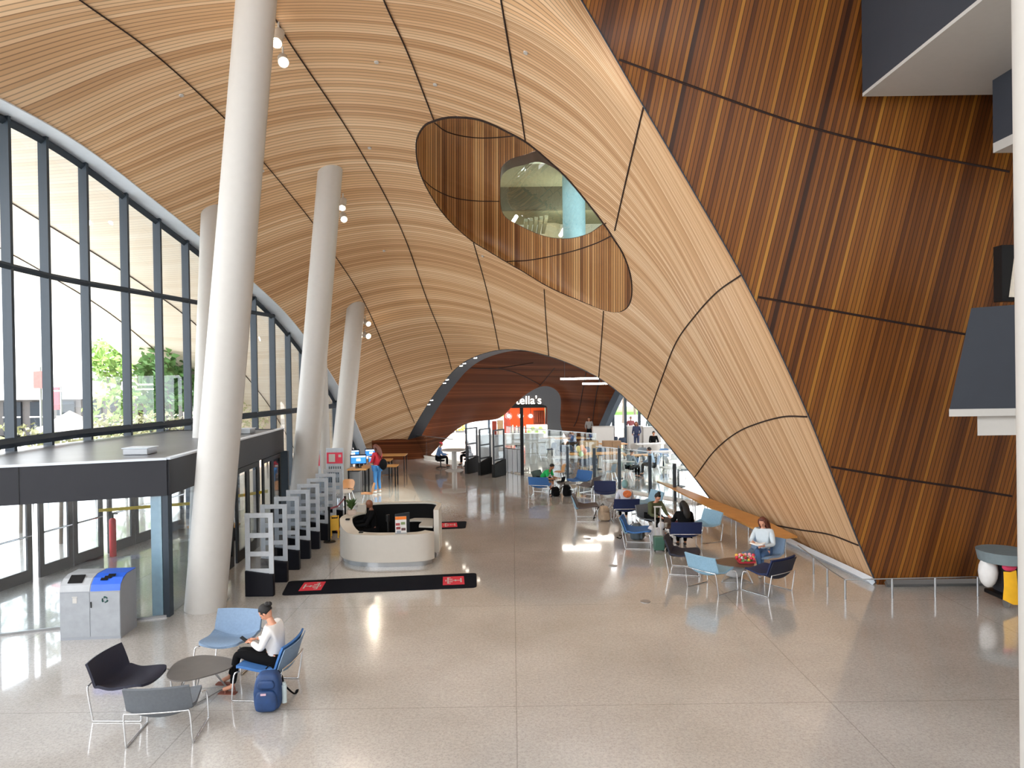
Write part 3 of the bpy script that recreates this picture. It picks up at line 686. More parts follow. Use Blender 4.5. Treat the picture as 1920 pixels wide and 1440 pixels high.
def tree(label, px, d, z0, z1, rad, m, group='street trees outside the glass front', n=520, zb=0, trunk=.16):
    q = P(px, 715, d); t = thing('tree', label, 'tree', (q.x, q.y, zb), random.uniform(0, 6), group)
    b = MB(); tube(b, [(0, 0, 0), (.1, .05, z0 * .6), (0, 0, z0), (.1, 0, (z0 + z1) / 2)], [trunk, trunk * .8, trunk * .7, trunk * .3], 8)
    for k in range(4): a = k * 1.6; tube(b, [(0, 0, z0 * .85), (math.cos(a) * rad * .3, math.sin(a) * rad * .3, z0 * 1.15), (math.cos(a) * rad * .6, math.sin(a) * rad * .6, (z0 + z1) * .55)], [trunk * .5, trunk * .35, trunk * .12], 6)
    obj('trunk', b, mat('bark', '6B5D50', .9), t, 60)
    b = MB()
    for k in range(9): a = random.uniform(0, 6.3); leafcloud(b, (math.cos(a) * rad * .5, math.sin(a) * rad * .5, random.uniform(z0 + .4, z1 - .5)), rad * .5, n // 9 * 3, .2)
    obj('crown', b, m, t)
lg = mat('leaf green', '7FA04A', .6, noise=.3, nscale=1.2); lg2 = mat('leaf deep green', '5E8A4C', .6, noise=.3, nscale=1.2); ly = mat('leaf yellowing', 'B5A04E', .6, noise=.3)
tree('broad green tree, leftmost of those outside the glass front', 262, 34, 1.9, 7.0, 2.4, lg)
tree('green tree partly hidden by the tall column, slightly yellowing', 340, 33, 1.8, 6.4, 2.0, lg2)
tree('darker green tree seen between the first and second columns', 470, 40, 1.5, 6.5, 2.4, lg2)
tree('yellowish green tree close to the second column', 520, 48, 1.4, 5.2, 2.3, ly)
for i, (px, d, s) in enumerate([(35, 21, .75), (110, 19.5, .55), (200, 23.5, .7), (235, 27, .75), (300, 29, .7), (460, 36, .8), (500, 39, .8)]):
    q = P(px, 800, d); t = thing('shrub', 'pale flowering shrub outside the foot of the glass front', 'shrub', (q.x, q.y, 0), 0, 'pale shrubs outside the glass front')
    b_ = MB(); tube(b_, [(0, 0, 0), (.05, 0, 2.0)], .05, 6); obj('stem', b_, MATS['bark'], t)
    b_ = MB(); leafcloud(b_, (0, 0, 2.5), s * 1.2, 300, .09, (1.3, 1.3, .9)); obj('foliage', b_, mat('pale leaf', 'C9CBA0', .7, noise=.25), t)
q = P(131, 790, 27); t = thing('market_tent', 'white peaked tent on the plaza beyond the glass', 'tent', (q.x, q.y, 0), R(20))
b_ = MB(); r_ = bmesh.ops.create_cone(b_, cap_ends=True, segments=4, radius1=1.5, radius2=.02, depth=.75); bmesh.ops.transform(b_, matrix=Matrix.Translation((0, 0, 3.0)) @ Matrix.Rotation(PI / 4, 4, 'Z'), verts=r_['verts']); obj('canopy', b_, mat('tent cloth', 'EDE9E4', .7), t)
for x in (-1, 1):
    for y in (-1, 1):
        b_ = MB(); cyl(b_, (x, y, 0), (x, y, 2.65), .03); obj('leg', b_, M_steel, t)
q = P(101, 747, 30); b_ = MB(); box(b_, (0, 0, 0), (.5, .08, .95)); o = tag(obj('banner', b_, mat('banner red', 'D9404A', .6)), 'small red banner outside by the first mullion', 'banner'); o.location = q; b_ = MB(); cyl(b_, (.3, 0, .6), (.3, 0, -q.z), .04); obj('pole', b_, M_steel, o)
q = P(73, 712, 33); b_ = MB(); box(b_, (0, 0, 0), (.45, .1, .8)); o = tag(obj('street_sign', b_, mat('sign red', 'B9605A', .6)), 'small dull red street sign outside at far left', 'sign'); o.location = q; b_ = MB(); cyl(b_, (0, .1, .6), (0, .1, -q.z), .05); obj('pole', b_, M_steel, o)
# beyond the cafe: lawn, road, planters
grass = mat('lawn', '6FA045', .9, noise=.2, nscale=.6)
b_ = MB(); box(b_, (-8, 88, .1), (60, 14, .4)); tag(obj('lawn', b_, grass), 'green lawn seen beyond the cafe windows', kind='structure')
b_ = MB(); box(b_, (-8, 72, -.03), (60, 8, .12)); tag(obj('road', b_, mat('asphalt', '8E9092', .9)), 'grey road beyond the cafe', kind='structure')
b_ = MB(); box(b_, (0, 120, 7), (90, 3, 14)); tag(obj('building', b_, mat('far brick', 'C9A99A', .9)), 'pinkish brick building beyond the lawn', 'building')
for px, l in ((843, 'yellow flowering planter outside, left of the pair'), (864, 'yellow flowering planter outside, right of the pair')):
    q = P(px, 817, 58); t = thing('planter', l, 'planter', (q.x, q.y, 0)); b_ = MB(); leafcloud(b_, (0, 0, .35), .45, 300, .08); obj('flowers', b_, mat('yellow bloom', 'C2A12C', .7), t)
    b_ = MB(); cyl(b_, (0, 0, -.1), (0, 0, .12), .4); obj('tub', b_, MATS['dark brick'], t)

# ------------------------------------------------------------------ cafe hall behind the arch: second timber vault
NET2 = [
 [(700,890,38), (785,876,38.5), (812,848,41.5), (848,812,45), (880,793,48), (930,786,50), (945,778,50.5)],
 [(700,780,40), (790,790,41.5), (835,768,44), (880,745,46.5), (920,738,48.5), (960,742,50), (984,741,50.5)],
 [(740,660,42), (820,690,42.5), (870,690,44), (920,690,46), (970,695,48), (1004,712,49.5), (1022,724,50)],
 [(780,600,40), (880,630,41.5), (940,650,43.5), (990,665,45.5), (1030,690,47.5), (1054,722,49), (1050,742,49.6)],
 [(850,570,38), (950,610,40), (1010,635,42), (1050,665,44), (1080,710,46.5), (1082,760,48.4), (1052,800,49.4)],
 [(950,560,36), (1030,600,38.5), (1080,640,41), (1108,690,43.5), (1118,745,46), (1102,800,47.6), (1080,840,48.5)],
 [(1060,560,35), (1120,610,38), (1150,660,40.5), (1160,705,43), (1150,755,45), (1132,805,46.5), (1125,835,47)],
]
V2 = surf(NET2, 8, 8)
tl2 = [0.0]
for j in range(1, len(V2[0])): tl2.append(tl2[-1] + sum((V2[i][j] - V2[i][j - 1]).length for i in range(0, len(V2), 6)) / len(range(0, len(V2), 6)))
il2 = [0.0]
for i in range(1, len(V2)): il2.append(il2[-1] + (V2[i][20] - V2[i - 1][20]).length)
bm = clipped(V2, lambda p: 1.0, lambda i, j: (V2[i][j].z * 1.6 + V2[i][j].x * .06, V2[i][j].x))
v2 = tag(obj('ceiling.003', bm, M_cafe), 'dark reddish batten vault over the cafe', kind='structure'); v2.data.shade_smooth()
b2 = BVHTree.FromPolygons([v.co.copy() for v in v2.data.vertices], [tuple(p.vertices) for p in v2.data.polygons])
for i, s_ in enumerate([[(935,690),(970,700),(1010,720),(1022,732)], [(1040,690),(1010,725),(975,752)], [(1100,690),(1093,730),(1084,780),(1076,800)], [(1128,690),(1118,740),(1110,800)], [(870,690),(930,690),(1000,680)]]):
    b_ = seam(s_, target=b2, wid=.03)
    if b_.verts: tag(obj('trim_%d' % (70 + i), b_, M_seam), 'dark joint line in the cafe vault', kind='structure')
    else: b_.free()
# right end of the cafe: leaning dark beam, tall windows
b_ = MB(); tube(b_, [P(1166, 728, 44), P(1148, 765, 44), P(1130, 806, 44), P(1118, 850, 44)], .32, 4); tag(obj('trim_80', b_, M_mull), 'leaning dark steel beam at the cafe windows', kind='structure')
w4 = thing('window_4', 'tall cafe windows at the far right', None, (0, 0, 0), kind='structure')
for px in (1149, 1172, 1198, 1224):
    a = P(px, 740, 45); b_ = MB(); box(b_, (a.x, a.y, 2), (.16, .2, 5.4)); obj('mullion', b_, M_mull, w4)
a, b = P(1120, 700, 45.1), P(1330, 700, 45.1); b_ = MB(); box(b_, ((a.x + b.x) / 2, a.y, 2.4), (b.x - a.x, .02, 4.8)); obj('pane', b_, M_glass, w4)
w5 = thing('window_5', 'cafe windows at the far left under the dark vault', None, (0, 0, 0), kind='structure')
for px in (873, 916):
    a = P(px, 740, 52); b_ = MB(); box(b_, (a.x, a.y, 1.2), (.16, .16, 2.9)); obj('mullion', b_, M_mull, w5)
a, b = P(800, 700, 52.1), P(950, 700, 52.1); b_ = MB(); box(b_, ((a.x + b.x) / 2, a.y, 1.3), (b.x - a.x, .02, 2.6)); obj('pane', b_, M_glass, w5)
b_ = MB(); box(b_, (-3.3, 50.5, .16), (11, .6, .5)); tag(obj('trim_81', b_, M_white), 'white sill bench under the far cafe windows', kind='structure')
# trees seen through the right windows
tree('reddish leaved tree beyond the right cafe windows', 1168, 66, 3, 9.5, 2.6, mat('leaf red', '8E5A50', .7, noise=.2), 'trees beyond the cafe')
tree('light green tree beyond the right cafe windows', 1190, 80, 1.5, 6.5, 4.5, lg, 'trees beyond the cafe')
tree('shrubby green tree beyond the lawn', 900, 100, 1.5, 5.5, 2.5, mat('leaf dull', '7D6A62', .7, noise=.2), 'trees beyond the cafe')

# cafe shop unit with the lit sign
D = 53.0
def pz(px, py, d=D): return P(px, py, d)
shop = thing('cafe_kiosk', 'cafe kiosk with an orange back wall inside a dark rounded portal', 'kiosk', (pz(990, 830).x, D, 0))
L0 = shop.location
def sp_(px, py, dy=0): 
    q = P(px, py, D + dy) - L0; return q
def panel(name, px0, py0, px1, py1, dy, th, m, par=shop, lab=None, bev=0):
    a, b = sp_(px0, py0, dy), sp_(px1, py1, dy); bm = MB(); box(bm, ((a.x + b.x) / 2, dy, (a.z + b.z) / 2), (abs(b.x - a.x), th, abs(a.z - b.z))); o = obj(name, bm, m, par, bevel=bev)
    if lab: o['label'] = lab
    return o
panel('back_wall', 948, 745, 1022, 812, 3.2, .2, mat('orange paint glow', 'E8541E', .6, emit=.25), lab='orange back wall given a faint glow')  # wall paint given a faint glow of its own, no lamp
panel('side_panel', 944, 750, 957, 812, 2.4, .2, mat('deep red', 'B03A20', .6))
panel('sign_header', 945, 726, 1032, 764, .25, .2, M_black, lab='dark header behind the sign')
panel('menu_board', 1000, 770, 1020, 795, 2.9, .1, mat('menu', '8A4630', .6))
for i in range(6):
    panel('menu_strip', 1001 + i * 3.2, 771, 1002.6 + i * 3.2, 793, 2.6, .06, mat('menu red', 'D0603C', .6))
outer = [(1010, 842), (1046, 842), (1060, 790), (1060, 752), (1052, 728), (1032, 715), (1000, 711), (972, 715), (945, 732)]
inner = [(1010, 842), (1026, 842), (1026, 800), (1026, 766), (1020, 760), (1006, 757), (990, 757), (970, 757), (955, 757)]
b_ = MB(); So = smooth_path([(sp_(*p).x, 0, sp_(*p).z) for p in outer], 4); Si = smooth_path([(sp_(*p).x, 0, sp_(*p).z) for p in inner], 4)
fr = [[q + Vector((0, dy, 0)) for q in ln] for ln, dy in ((So, 4), (So, 0), (Si, 0), (Si, 4))]
sheet(b_, fr, .04); obj('portal', b_, mat('portal black', '141517', .5), shop, 40)
panel('counter', 955, 812, 988, 822, -.4, 1.0, M_black, lab='black counter')
panel('display_case', 987, 797, 1026, 818, -.2, .8, mat('case white', 'E6E2DA', .4, emit=.2), lab='lit glass display case')
for i in range(5): 
    for j in range(2): panel('food_tray', 989 + i * 7.2, 800 + j * 8, 994.5 + i * 7.2, 805 + j * 8, -.75, .3, mat(('tray cream', 'tray green')[(i + j) % 2], ('E9D9A8', '8FA258')[(i + j) % 2], .6))
for px in (954, 976, 995):
    q = sp_(px, 780, .6); t = thing('pendant_lamp', 'round glass pendant lamp hanging in the cafe kiosk', 'lamp', L0 + q, 0, 'globe pendants in the cafe kiosk')
    b_ = MB(); cyl(b_, (0, 0, .15), (0, 0, 1.0), .015); obj('cord', b_, M_black, t)
    b_ = MB(); ball(b_, (0, 0, 0), .14); obj('bulb', b_, mat('bulb', 'FFF2D8', .3, emit=8), t, 60)
    b_ = MB(); ball(b_, (0, 0, 0), .27, 16); obj('globe', b_, M_glass, t, 60)
cu = bpy.data.curves.new('sign', 'FONT'); cu.body = "Stella's"; cu.size = 1.0; cu.extrude = .05; cu.offset = 0.0; cu.space_character = 1.0
so = bpy.data.objects.new('sign_letters', cu); C.objects.link(so)
q0 = pz(957, 758, D - .15); wid_ = pz(1014, 757, D - .15).x - q0.x
bpy.context.view_layer.update(); k_ = wid_ / so.dimensions.x
me = bpy.data.meshes.new_from_object(so.evaluated_get(bpy.context.evaluated_depsgraph_get())); bpy.data.objects.remove(so)
so = bpy.data.objects.new('sign_letters', me); C.objects.link(so); me.materials.clear(); me.materials.append(mat('sign glow', 'FFF0E0', .4, emit=2)); so.scale = (k_,) * 3
so.rotation_euler = (R(90), 0, 0); so.location = q0 - L0; so.parent = shop; so['label'] = 'lit white sign letters'
for i in range(8):
    q = sp_(958 + i * 3.6, 812, -.4); t = thing('bottle', 'bottle standing on the black kiosk counter', 'bottle', L0 + Vector((q.x, -.4 + random.uniform(-.3, .3), q.z)), 0, 'bottles on the kiosk counter')
    b_ = MB(); h_ = random.uniform(.25, .5); cyl(b_, (0, 0, 0), (0, 0, h_), .07, .06, 8); cyl(b_, (0, 0, h_), (0, 0, h_ + .1), .03, .03, 8); obj('body', b_, mat(('bottle brown', 'bottle cream')[i % 2], ('4A3428', 'D8D0BC')[i % 2], .3), t)
b_ = MB(); box(b_, pz(927, 808, 47), (.3, .3, 1.3)); tag(obj('wall_kiosk', b_, mat('red panel', 'A5402C', .6)), 'narrow red wall beside the cafe kiosk', kind='structure')
b_ = MB(); box(b_, pz(938, 808, 46.8), (.4, .2, 1.4)); tag(obj('wall_kiosk.001', b_, mat('pale timber', 'CDA57C', .6)), 'narrow pale timber panel beside the cafe kiosk', kind='structure')
for px0, px1, py, l in ((1051, 1122, 710, 'long linear pendant light over the cafe'), (1117, 1150, 719, 'shorter linear pendant light half hidden by the vault')):
    a, b = P(px0, py, 36), P(px1, py, 36 + (2 if px0 > 1100 else 0)); t = thing('linear_light', l, 'light', a)
    b_ = MB(); d = b - a; box(b_, d / 2, (d.length, .1, .09)); obj('tube', b_, mat('tube glow', 'FFF6E8', .4, emit=12), t)
    b_ = MB(); cyl(b_, (.2, 0, 0), (.2, 0, .9), .01); obj('cord', b_, M_black, t); b_ = MB(); cyl(b_, d + Vector((-.2, 0, 0)), d + Vector((-.2, 0, .9)), .01); obj('cord', b_, M_black, t)

# white partition counters of the cafe
def wbox(label, px0, px1, pyb, pyt, th=.5, name='counter', cat='counter', m=M_white):
    a = G(px0, pyb); b = G(px1, pyb); h = CAM_H - (a.y) * (pyt - 709 + 0) / FPX * 1.0
    y = (a.y + b.y) / 2; t = thing(name, label, cat, ((a.x + b.x) / 2, y, 0)); b_ = MB(); box(b_, (0, th / 2, h / 2), (b.x - a.x, th, h)); obj('body', b_, m, t, bevel=.02)
    b_ = MB(); box(b_, (0, th / 2, h + .015), (b.x - a.x + .06, th + .06, .03)); obj('top', b_, M_white, t)
wbox('white cafe counter at the left of the dark beam', 1112, 1152, 846, 804)
wbox('white tall counter behind the man in the cardigan', 1178, 1206, 842, 804)
wbox('broad white counter block at the right of the cafe', 1206, 1240, 842, 806)
wbox('white low wall left of the cafe tables', 985, 1040, 850, 826)
wbox('white box shaped counter behind the three dark gates', 895, 948, 856, 818)

# ------------------------------------------------------------------ glass guard between lobby and cafe
ga, gb = Vector((-6.75, 42.0, 0)), Vector((6.35, 24.2, 0))
def gl(t): return ga.lerp(gb, t)
def t_of(px):
    u = ray(px, 850); k = u.x / u.y; return (ga.y * k - ga.x) / ((gb.x - ga.x) - k * (gb.y - ga.y))
b_ = MB(); strip_box(b_, gl(0), gl(t_of(868)), 0, .12, .14); strip_box(b_, gl(t_of(948)), gl(1), 0, .06, .26); tag(obj('trim_90', b_, mat('curb white', 'E4E0D8', .4)), 'white curb under the glass guard', kind='structure')
def guard(t0, t1, h, label, posts=True):
    t = thing('glass_guard', label, 'glass guard', gl(t0)); d = (gl(t1) - gl(t0)); rz = math.atan2(d.y, d.x)
    b_ = MB(); box(b_, d / 2 + Vector((0, 0, h / 2 + .05)), (d.length, .02, h), rz=rz); obj('pane', b_, M_glass2, t)
    b_ = MB(); box(b_, d / 2 + Vector((0, 0, h + .06)), (d.length, .03, .03), rz=rz); obj('top_rail', b_, M_steel, t)
    return t
ts = [t_of(x) for x in (752, 800, 850)]
for i in range(len(ts) - 1): guard(ts[i], ts[i + 1], 1.15, 'low glass guard panel at the left foot of the arch', )['group'] = 'low glass guard panels at the left'
ts = [t_of(x) for x in (950, 983, 1024, 1068, 1118, 1165, 1222, 1268, 1290)]
for i in range(len(ts) - 1): guard(ts[i], ts[i + 1], 2.05 if i < 4 else 1.55, 'glass guard panel between the lounge chairs and the cafe')['group'] = 'glass guard panels before the cafe'
for px, h in ((983, 3.05), (1068, 1.5), (1118, 1.55), (1165, 1.65), (1222, 1.5), (1268, 1.3)):
    q = gl(t_of(px)); b_ = MB(); box(b_, (0, 0, h / 2), ((.15, .15, h) if px == 983 else (.11, .11, h))); o = tag(obj('guard_post', b_, M_black if px == 983 else mat('post dark', '3A444E', .4)), 'tall black post of the glass guard beside the gates' if px == 983 else 'dark steel post of the glass guard', 'post', None if px == 983 else 'short posts of the glass guard'); o.location = q + Vector((-.1, -.12, 0))
# three dark detection gates at the cafe
def dgate(px, py, label):
    q = G(px, py); t = thing('security_gate', label, 'security gate', q, R(58), 'dark security gates at the cafe')
    b_ = MB()
    for x in (-.42, .42): box(b_, (x, 0, 1.15), (.07, .06, 1.9))
    for z in (.75, 1.35, 2.07): box(b_, (0, 0, z), (.84, .06, .06))
    obj('antenna_frame', b_, M_fascia, t, bevel=.01)
    b_ = MB(); box(b_, (0, 0, 1.35), (.74, .015, 1.4)); obj('panel', b_, M_acryl, t)
    b_ = MB(); v = box(b_, (0, 0, .28), (.95, .16, .56))
    for w_ in v:
        if w_.co.z > .3 and w_.co.x > 0: w_.co.z += .18
    obj('base', b_, mat('gate base', '141211', .6, spec=.2), t, bevel=.02)
dgate(885, 886, 'dark framed security gate at the cafe, left of three'); dgate(910, 889, 'dark framed security gate at the cafe, middle of three'); dgate(936, 893, 'dark framed security gate at the cafe, right of three')
for i, px in enumerate((948, 957, 966, 975)):
    q = G(px, 884 + i); b_ = MB(); box(b_, (0, 0, .55), (.22, .5, 1.1)); o = tag(obj('turnstile', b_, M_steel, bevel=.02), 'steel turnstile pillar between the gates and the tall black post', 'turnstile', 'steel turnstile pillars'); o.location = q
# ------------------------------------------------------------------ lounge chairs
FAB = {'navy': mat('fabric navy', '12214A', .75, noise=.1, nscale=30, bump=.2), 'ink': mat('fabric ink', '1D1E2E', .75, noise=.1, nscale=30, bump=.2),
 'blue': mat('fabric blue', '34659F', .75, noise=.08, nscale=30, bump=.2), 'light': mat('fabric pale blue', '86AAC0', .75, noise=.08, nscale=30, bump=.2),
 'grey': mat('fabric grey', '5E6369', .75, noise=.08, nscale=30, bump=.2), 'slateblue': mat('fabric slate blue', '7389A2', .75, noise=.08, nscale=30, bump=.2),
 'brown': mat('fabric taupe', '544A48', .75, noise=.1, nscale=30, bump=.2), 'green': mat('fabric deep green', '20342A', .75, noise=.1, nscale=30, bump=.2)}
def chair_grid(v0, v1, n, off=0):
    """profile runs from the seat front (v=0) over the bend (v~.5) to the top of the back (v=1); the width swells and narrows"""
    prof = smooth_path([(0, .33, .385), (0, .25, .41), (0, .05, .385), (0, -.12, .35), (0, -.25, .335), (0, -.33, .375), (0, -.375, .53), (0, -.42, .66), (0, -.455, .745)], 6)
    m = len(prof) - 1; rows = []
    for i in range(n + 1):
        v = v0 + (v1 - v0) * i / n; f = v * m; k = min(int(f), m - 1); p = prof[k].lerp(prof[k + 1], f - k)
        w_ = .30 + .085 * math.sin(min(1, v / .62) * PI / 2) if v < .62 else .385 - .01 * (v - .62)
        if v < .05: w_ -= (.05 - v) * 1.2
        row = []
        for j in range(-6, 7):
            s = j / 6; c = s * s
            dz = (.03 * max(0, 1 - v) + .085 * math.exp(-((v - .52) / .15) ** 2)) * c; dy = .05 * c * min(1, max(0, (v - .35) / .3))
            row.append(Vector((s * w_, p.y + dy, p.z + dz)))
        rows.append(row)
    return rows
def make_chair(front, back=None):
    t = thing('lounge_chair', 'x', 'chair')
    bm = MB(); sheet(bm, chair_grid(0, .56, 14), .035); obj('seat', bm, FAB[front], t, 50, bevel=0)
    bm = MB(); sheet(bm, chair_grid(.56, 1, 12), .03); obj('backrest', bm, FAB[front], t, 50)
    if back:
        bm = MB(); g = chair_grid(.5, .985, 12); g = [[q * 1 + Vector((0, -.03, -.02)) for q in r] for r in g]; sheet(bm, g, .014); o = obj('back_shell', bm, FAB[back], t, 50); o['label'] = 'darker outer shell'
    for s in (-1, 1):
        bm = MB(); x = .37 * s
        pts = [(x * .86, .25, .385), (x, .30, .36), (x * 1.02, .335, .05), (x * 1.02, .32, .015), (x * 1.02, .27, .012), (x * 1.04, -.25, .012), (x * 1.04, -.3, .015), (x * 1.04, -.315, .05), (x * 1.03, -.37, .36), (x * 1.0, -.385, .45)]
        tube(bm, smooth_path(pts, 4), .011, 8); obj('frame_side', bm, M_chrome, t, 60)
    bm = MB(); tube(bm, smooth_path([(-.37, -.385, .45), (-.2, -.415, .455), (0, -.42, .455), (.2, -.415, .455), (.37, -.385, .45)], 4), .011, 8); obj('back_rail', bm, M_chrome, t, 60)
    return t
PROTO = {}
def chair(front, back, x, y, fx_, fy_, label, group=None, s=1.0):
    k = (front, back)
    if k not in PROTO: PROTO[k] = make_chair(front, back); t = PROTO[k]
    else: t = copy_tree(PROTO[k])
    t.location = (x, y, 0); t.rotation_euler = (0, 0, face_dir(fx_, fy_)); t.scale = (s, s, s); t['label'] = label
    if group: t['group'] = group
    elif 'group' in t: del t['group']
    return t
chair('ink', None, -5.18, 9.55, 1, -.05, 'dark navy lounge chair at the left of the front coffee table', 'lounge chairs round the front table')
chair('grey', None, -4.36, 8.85, -.12, 1, 'grey lounge chair seen from behind, nearest to the viewer', 'lounge chairs round the front table')
chair('slateblue', None, -4.45, 10.95, -.12, -1, 'empty pale slate blue lounge chair facing the front coffee table', 'lounge chairs round the front table')
chair('blue', 'slateblue', -3.55, 10.07, -1, .08, 'blue lounge chair under the woman with the phone', 'lounge chairs round the front table')
GR = 'lounge chairs by the wooden bench'
chair('light', None, 4.06, 14.55, .8, .6, 'pale blue lounge chair seen from behind beside the flower table', GR)
chair('navy', 'ink', 5.12, 14.37, -.56, .82, 'navy lounge chair at the right of the flower table, turned away', GR)
chair('slateblue', None, 5.45, 15.62, -.7, -.7, 'grey blue lounge chair under the reading woman', GR)
chair('ink', None, 3.82, 15.9, .93, -.3, 'dark ink lounge chair facing right beside the pale blue one', GR)
chair('navy', None, 4.3, 17.95, .05, 1, 'navy lounge chair seen from behind under the black haired person', GR)
chair('light', None, 5.02, 18.9, -.9, -.4, 'pale blue lounge chair between the black haired person and the bench', GR)
chair('grey', None, 3.92, 19.75, .35, -.94, 'grey lounge chair under the person in the olive jacket', GR)
chair('blue', 'light', 3.2, 18.3, .96, -.2, 'bright blue lounge chair beside the grey backpack', GR)
chair('navy', None, 3.36, 21.4, 0, 1, 'navy lounge chair seen from behind under the hooded person', GR)
chair('navy', None, 3.15, 24.3, -.1, -1, 'navy lounge chair facing us beyond the hooded person', GR)
chair('light', None, 4.2, 22.3, -.92, -.35, 'pale blue lounge chair at the right of the hooded person', GR)
chair('brown', 'light', 2.25, 21.8, 1, -.1, 'taupe lounge chair with a pale blue outer shell, standing apart', GR)
GA = 'lounge chairs round the farthest table'
chair('blue', None, 1.02, 26.2, .3, .95, 'blue lounge chair seen from behind next to the green shirt', GA)
chair('green', None, 1.22, 27.5, .85, -.5, 'dark green lounge chair under the person in the green shirt', GA)
chair('blue', 'slateblue', 2.5, 27.3, -.75, -.65, 'blue lounge chair facing us right of the green shirt table', GA)
chair('brown', None, 2.72, 26.0, -.85, .5, 'taupe lounge chair with its back to us, right of the far table', GA)

# coffee tables: rounded triangular top on a wire base
def coffee_table(x, y, rz, label, top=mat('table top grey', '5E5955', .35), r=.43, z=.40, sx=1.0, rod=None):
    t = thing('coffee_table', label, 'table', (x, y, 0), rz)
    prof = [((r * (1 + .09 * math.cos(3 * a))) * math.cos(a) * sx, (r * (1 + .09 * math.cos(3 * a))) * math.sin(a)) for a in [2 * PI * i / 48 for i in range(48)]]
    bm = MB(); prism(bm, prof, z - .018, z); obj('table_top', bm, top, t, 30)
    for i in range(3):
        a = 2 * PI * i / 3 + .5; bm = MB(); c, s = math.cos(a), math.sin(a); c2, s2 = math.cos(a + .35), math.sin(a + .35)
        tube(bm, [(c * .12, s * .12, z - .02), (c * .36, s * .36, .012)], .007, 6); tube(bm, [(c2 * .16, s2 * .16, z - .02), (c * .37, s * .37, .012)], .007, 6); obj('leg', bm, rod or M_steel, t)
    bm = MB(); tube(bm, [(math.cos(2 * PI * i / 3 + .5) * .37, math.sin(2 * PI * i / 3 + .5) * .37, .012) for i in range(3)], .007, 6, True); obj('base_ring', bm, rod or M_steel, t)
    return t
coffee_table(-4.45, 9.93, .2, 'grey rounded coffee table amid the four front chairs')
coffee_table(4.72, 15.1, .9, 'brown rounded coffee table carrying the flowers', mat('table top brown', '5A4538', .35), .4)
coffee_table(4.25, 18.85, .3, 'brown rounded coffee table between the olive jacket and the black haired person', MATS['table top brown'], .38)
coffee_table(3.35, 22.9, 0, 'grey rounded coffee table before the hooded person', MATS['table top grey'], .38)
coffee_table(1.98, 26.75, 0, 'grey rounded coffee table beside the green shirt', MATS['table top grey'], .36)

# ------------------------------------------------------------------ people
def skin_mesh(V, E, Rr, sub=2):
    me = bpy.data.meshes.new('t'); me.from_pydata([tuple(v) for v in V], E, []); o = bpy.data.objects.new('t', me); C.objects.link(o)
    o.modifiers.new('s', 'SKIN'); sk = me.skin_vertices[0].data
    for i, r in enumerate(Rr): sk[i].radius = (r, r) if isinstance(r, (int, float)) else r
    for i in range(len(V)): sk[i].use_root = (i == 0)
    m = o.modifiers.new('b', 'SUBSURF'); m.levels = sub; m.render_levels = sub
    dg = bpy.context.evaluated_depsgraph_get(); me2 = bpy.data.meshes.new_from_object(o.evaluated_get(dg)); bpy.data.objects.remove(o)
    bm = bmesh.new(); bm.from_mesh(me2); bpy.data.meshes.remove(me2); return bm
def merge(bm, other):
    me = bpy.data.meshes.new('t'); other.to_mesh(me); other.free(); bm.from_mesh(me); bpy.data.meshes.remove(me)
def V3(*a): return Vector(a)
def lerp(a, b, t): return a.lerp(b, t)
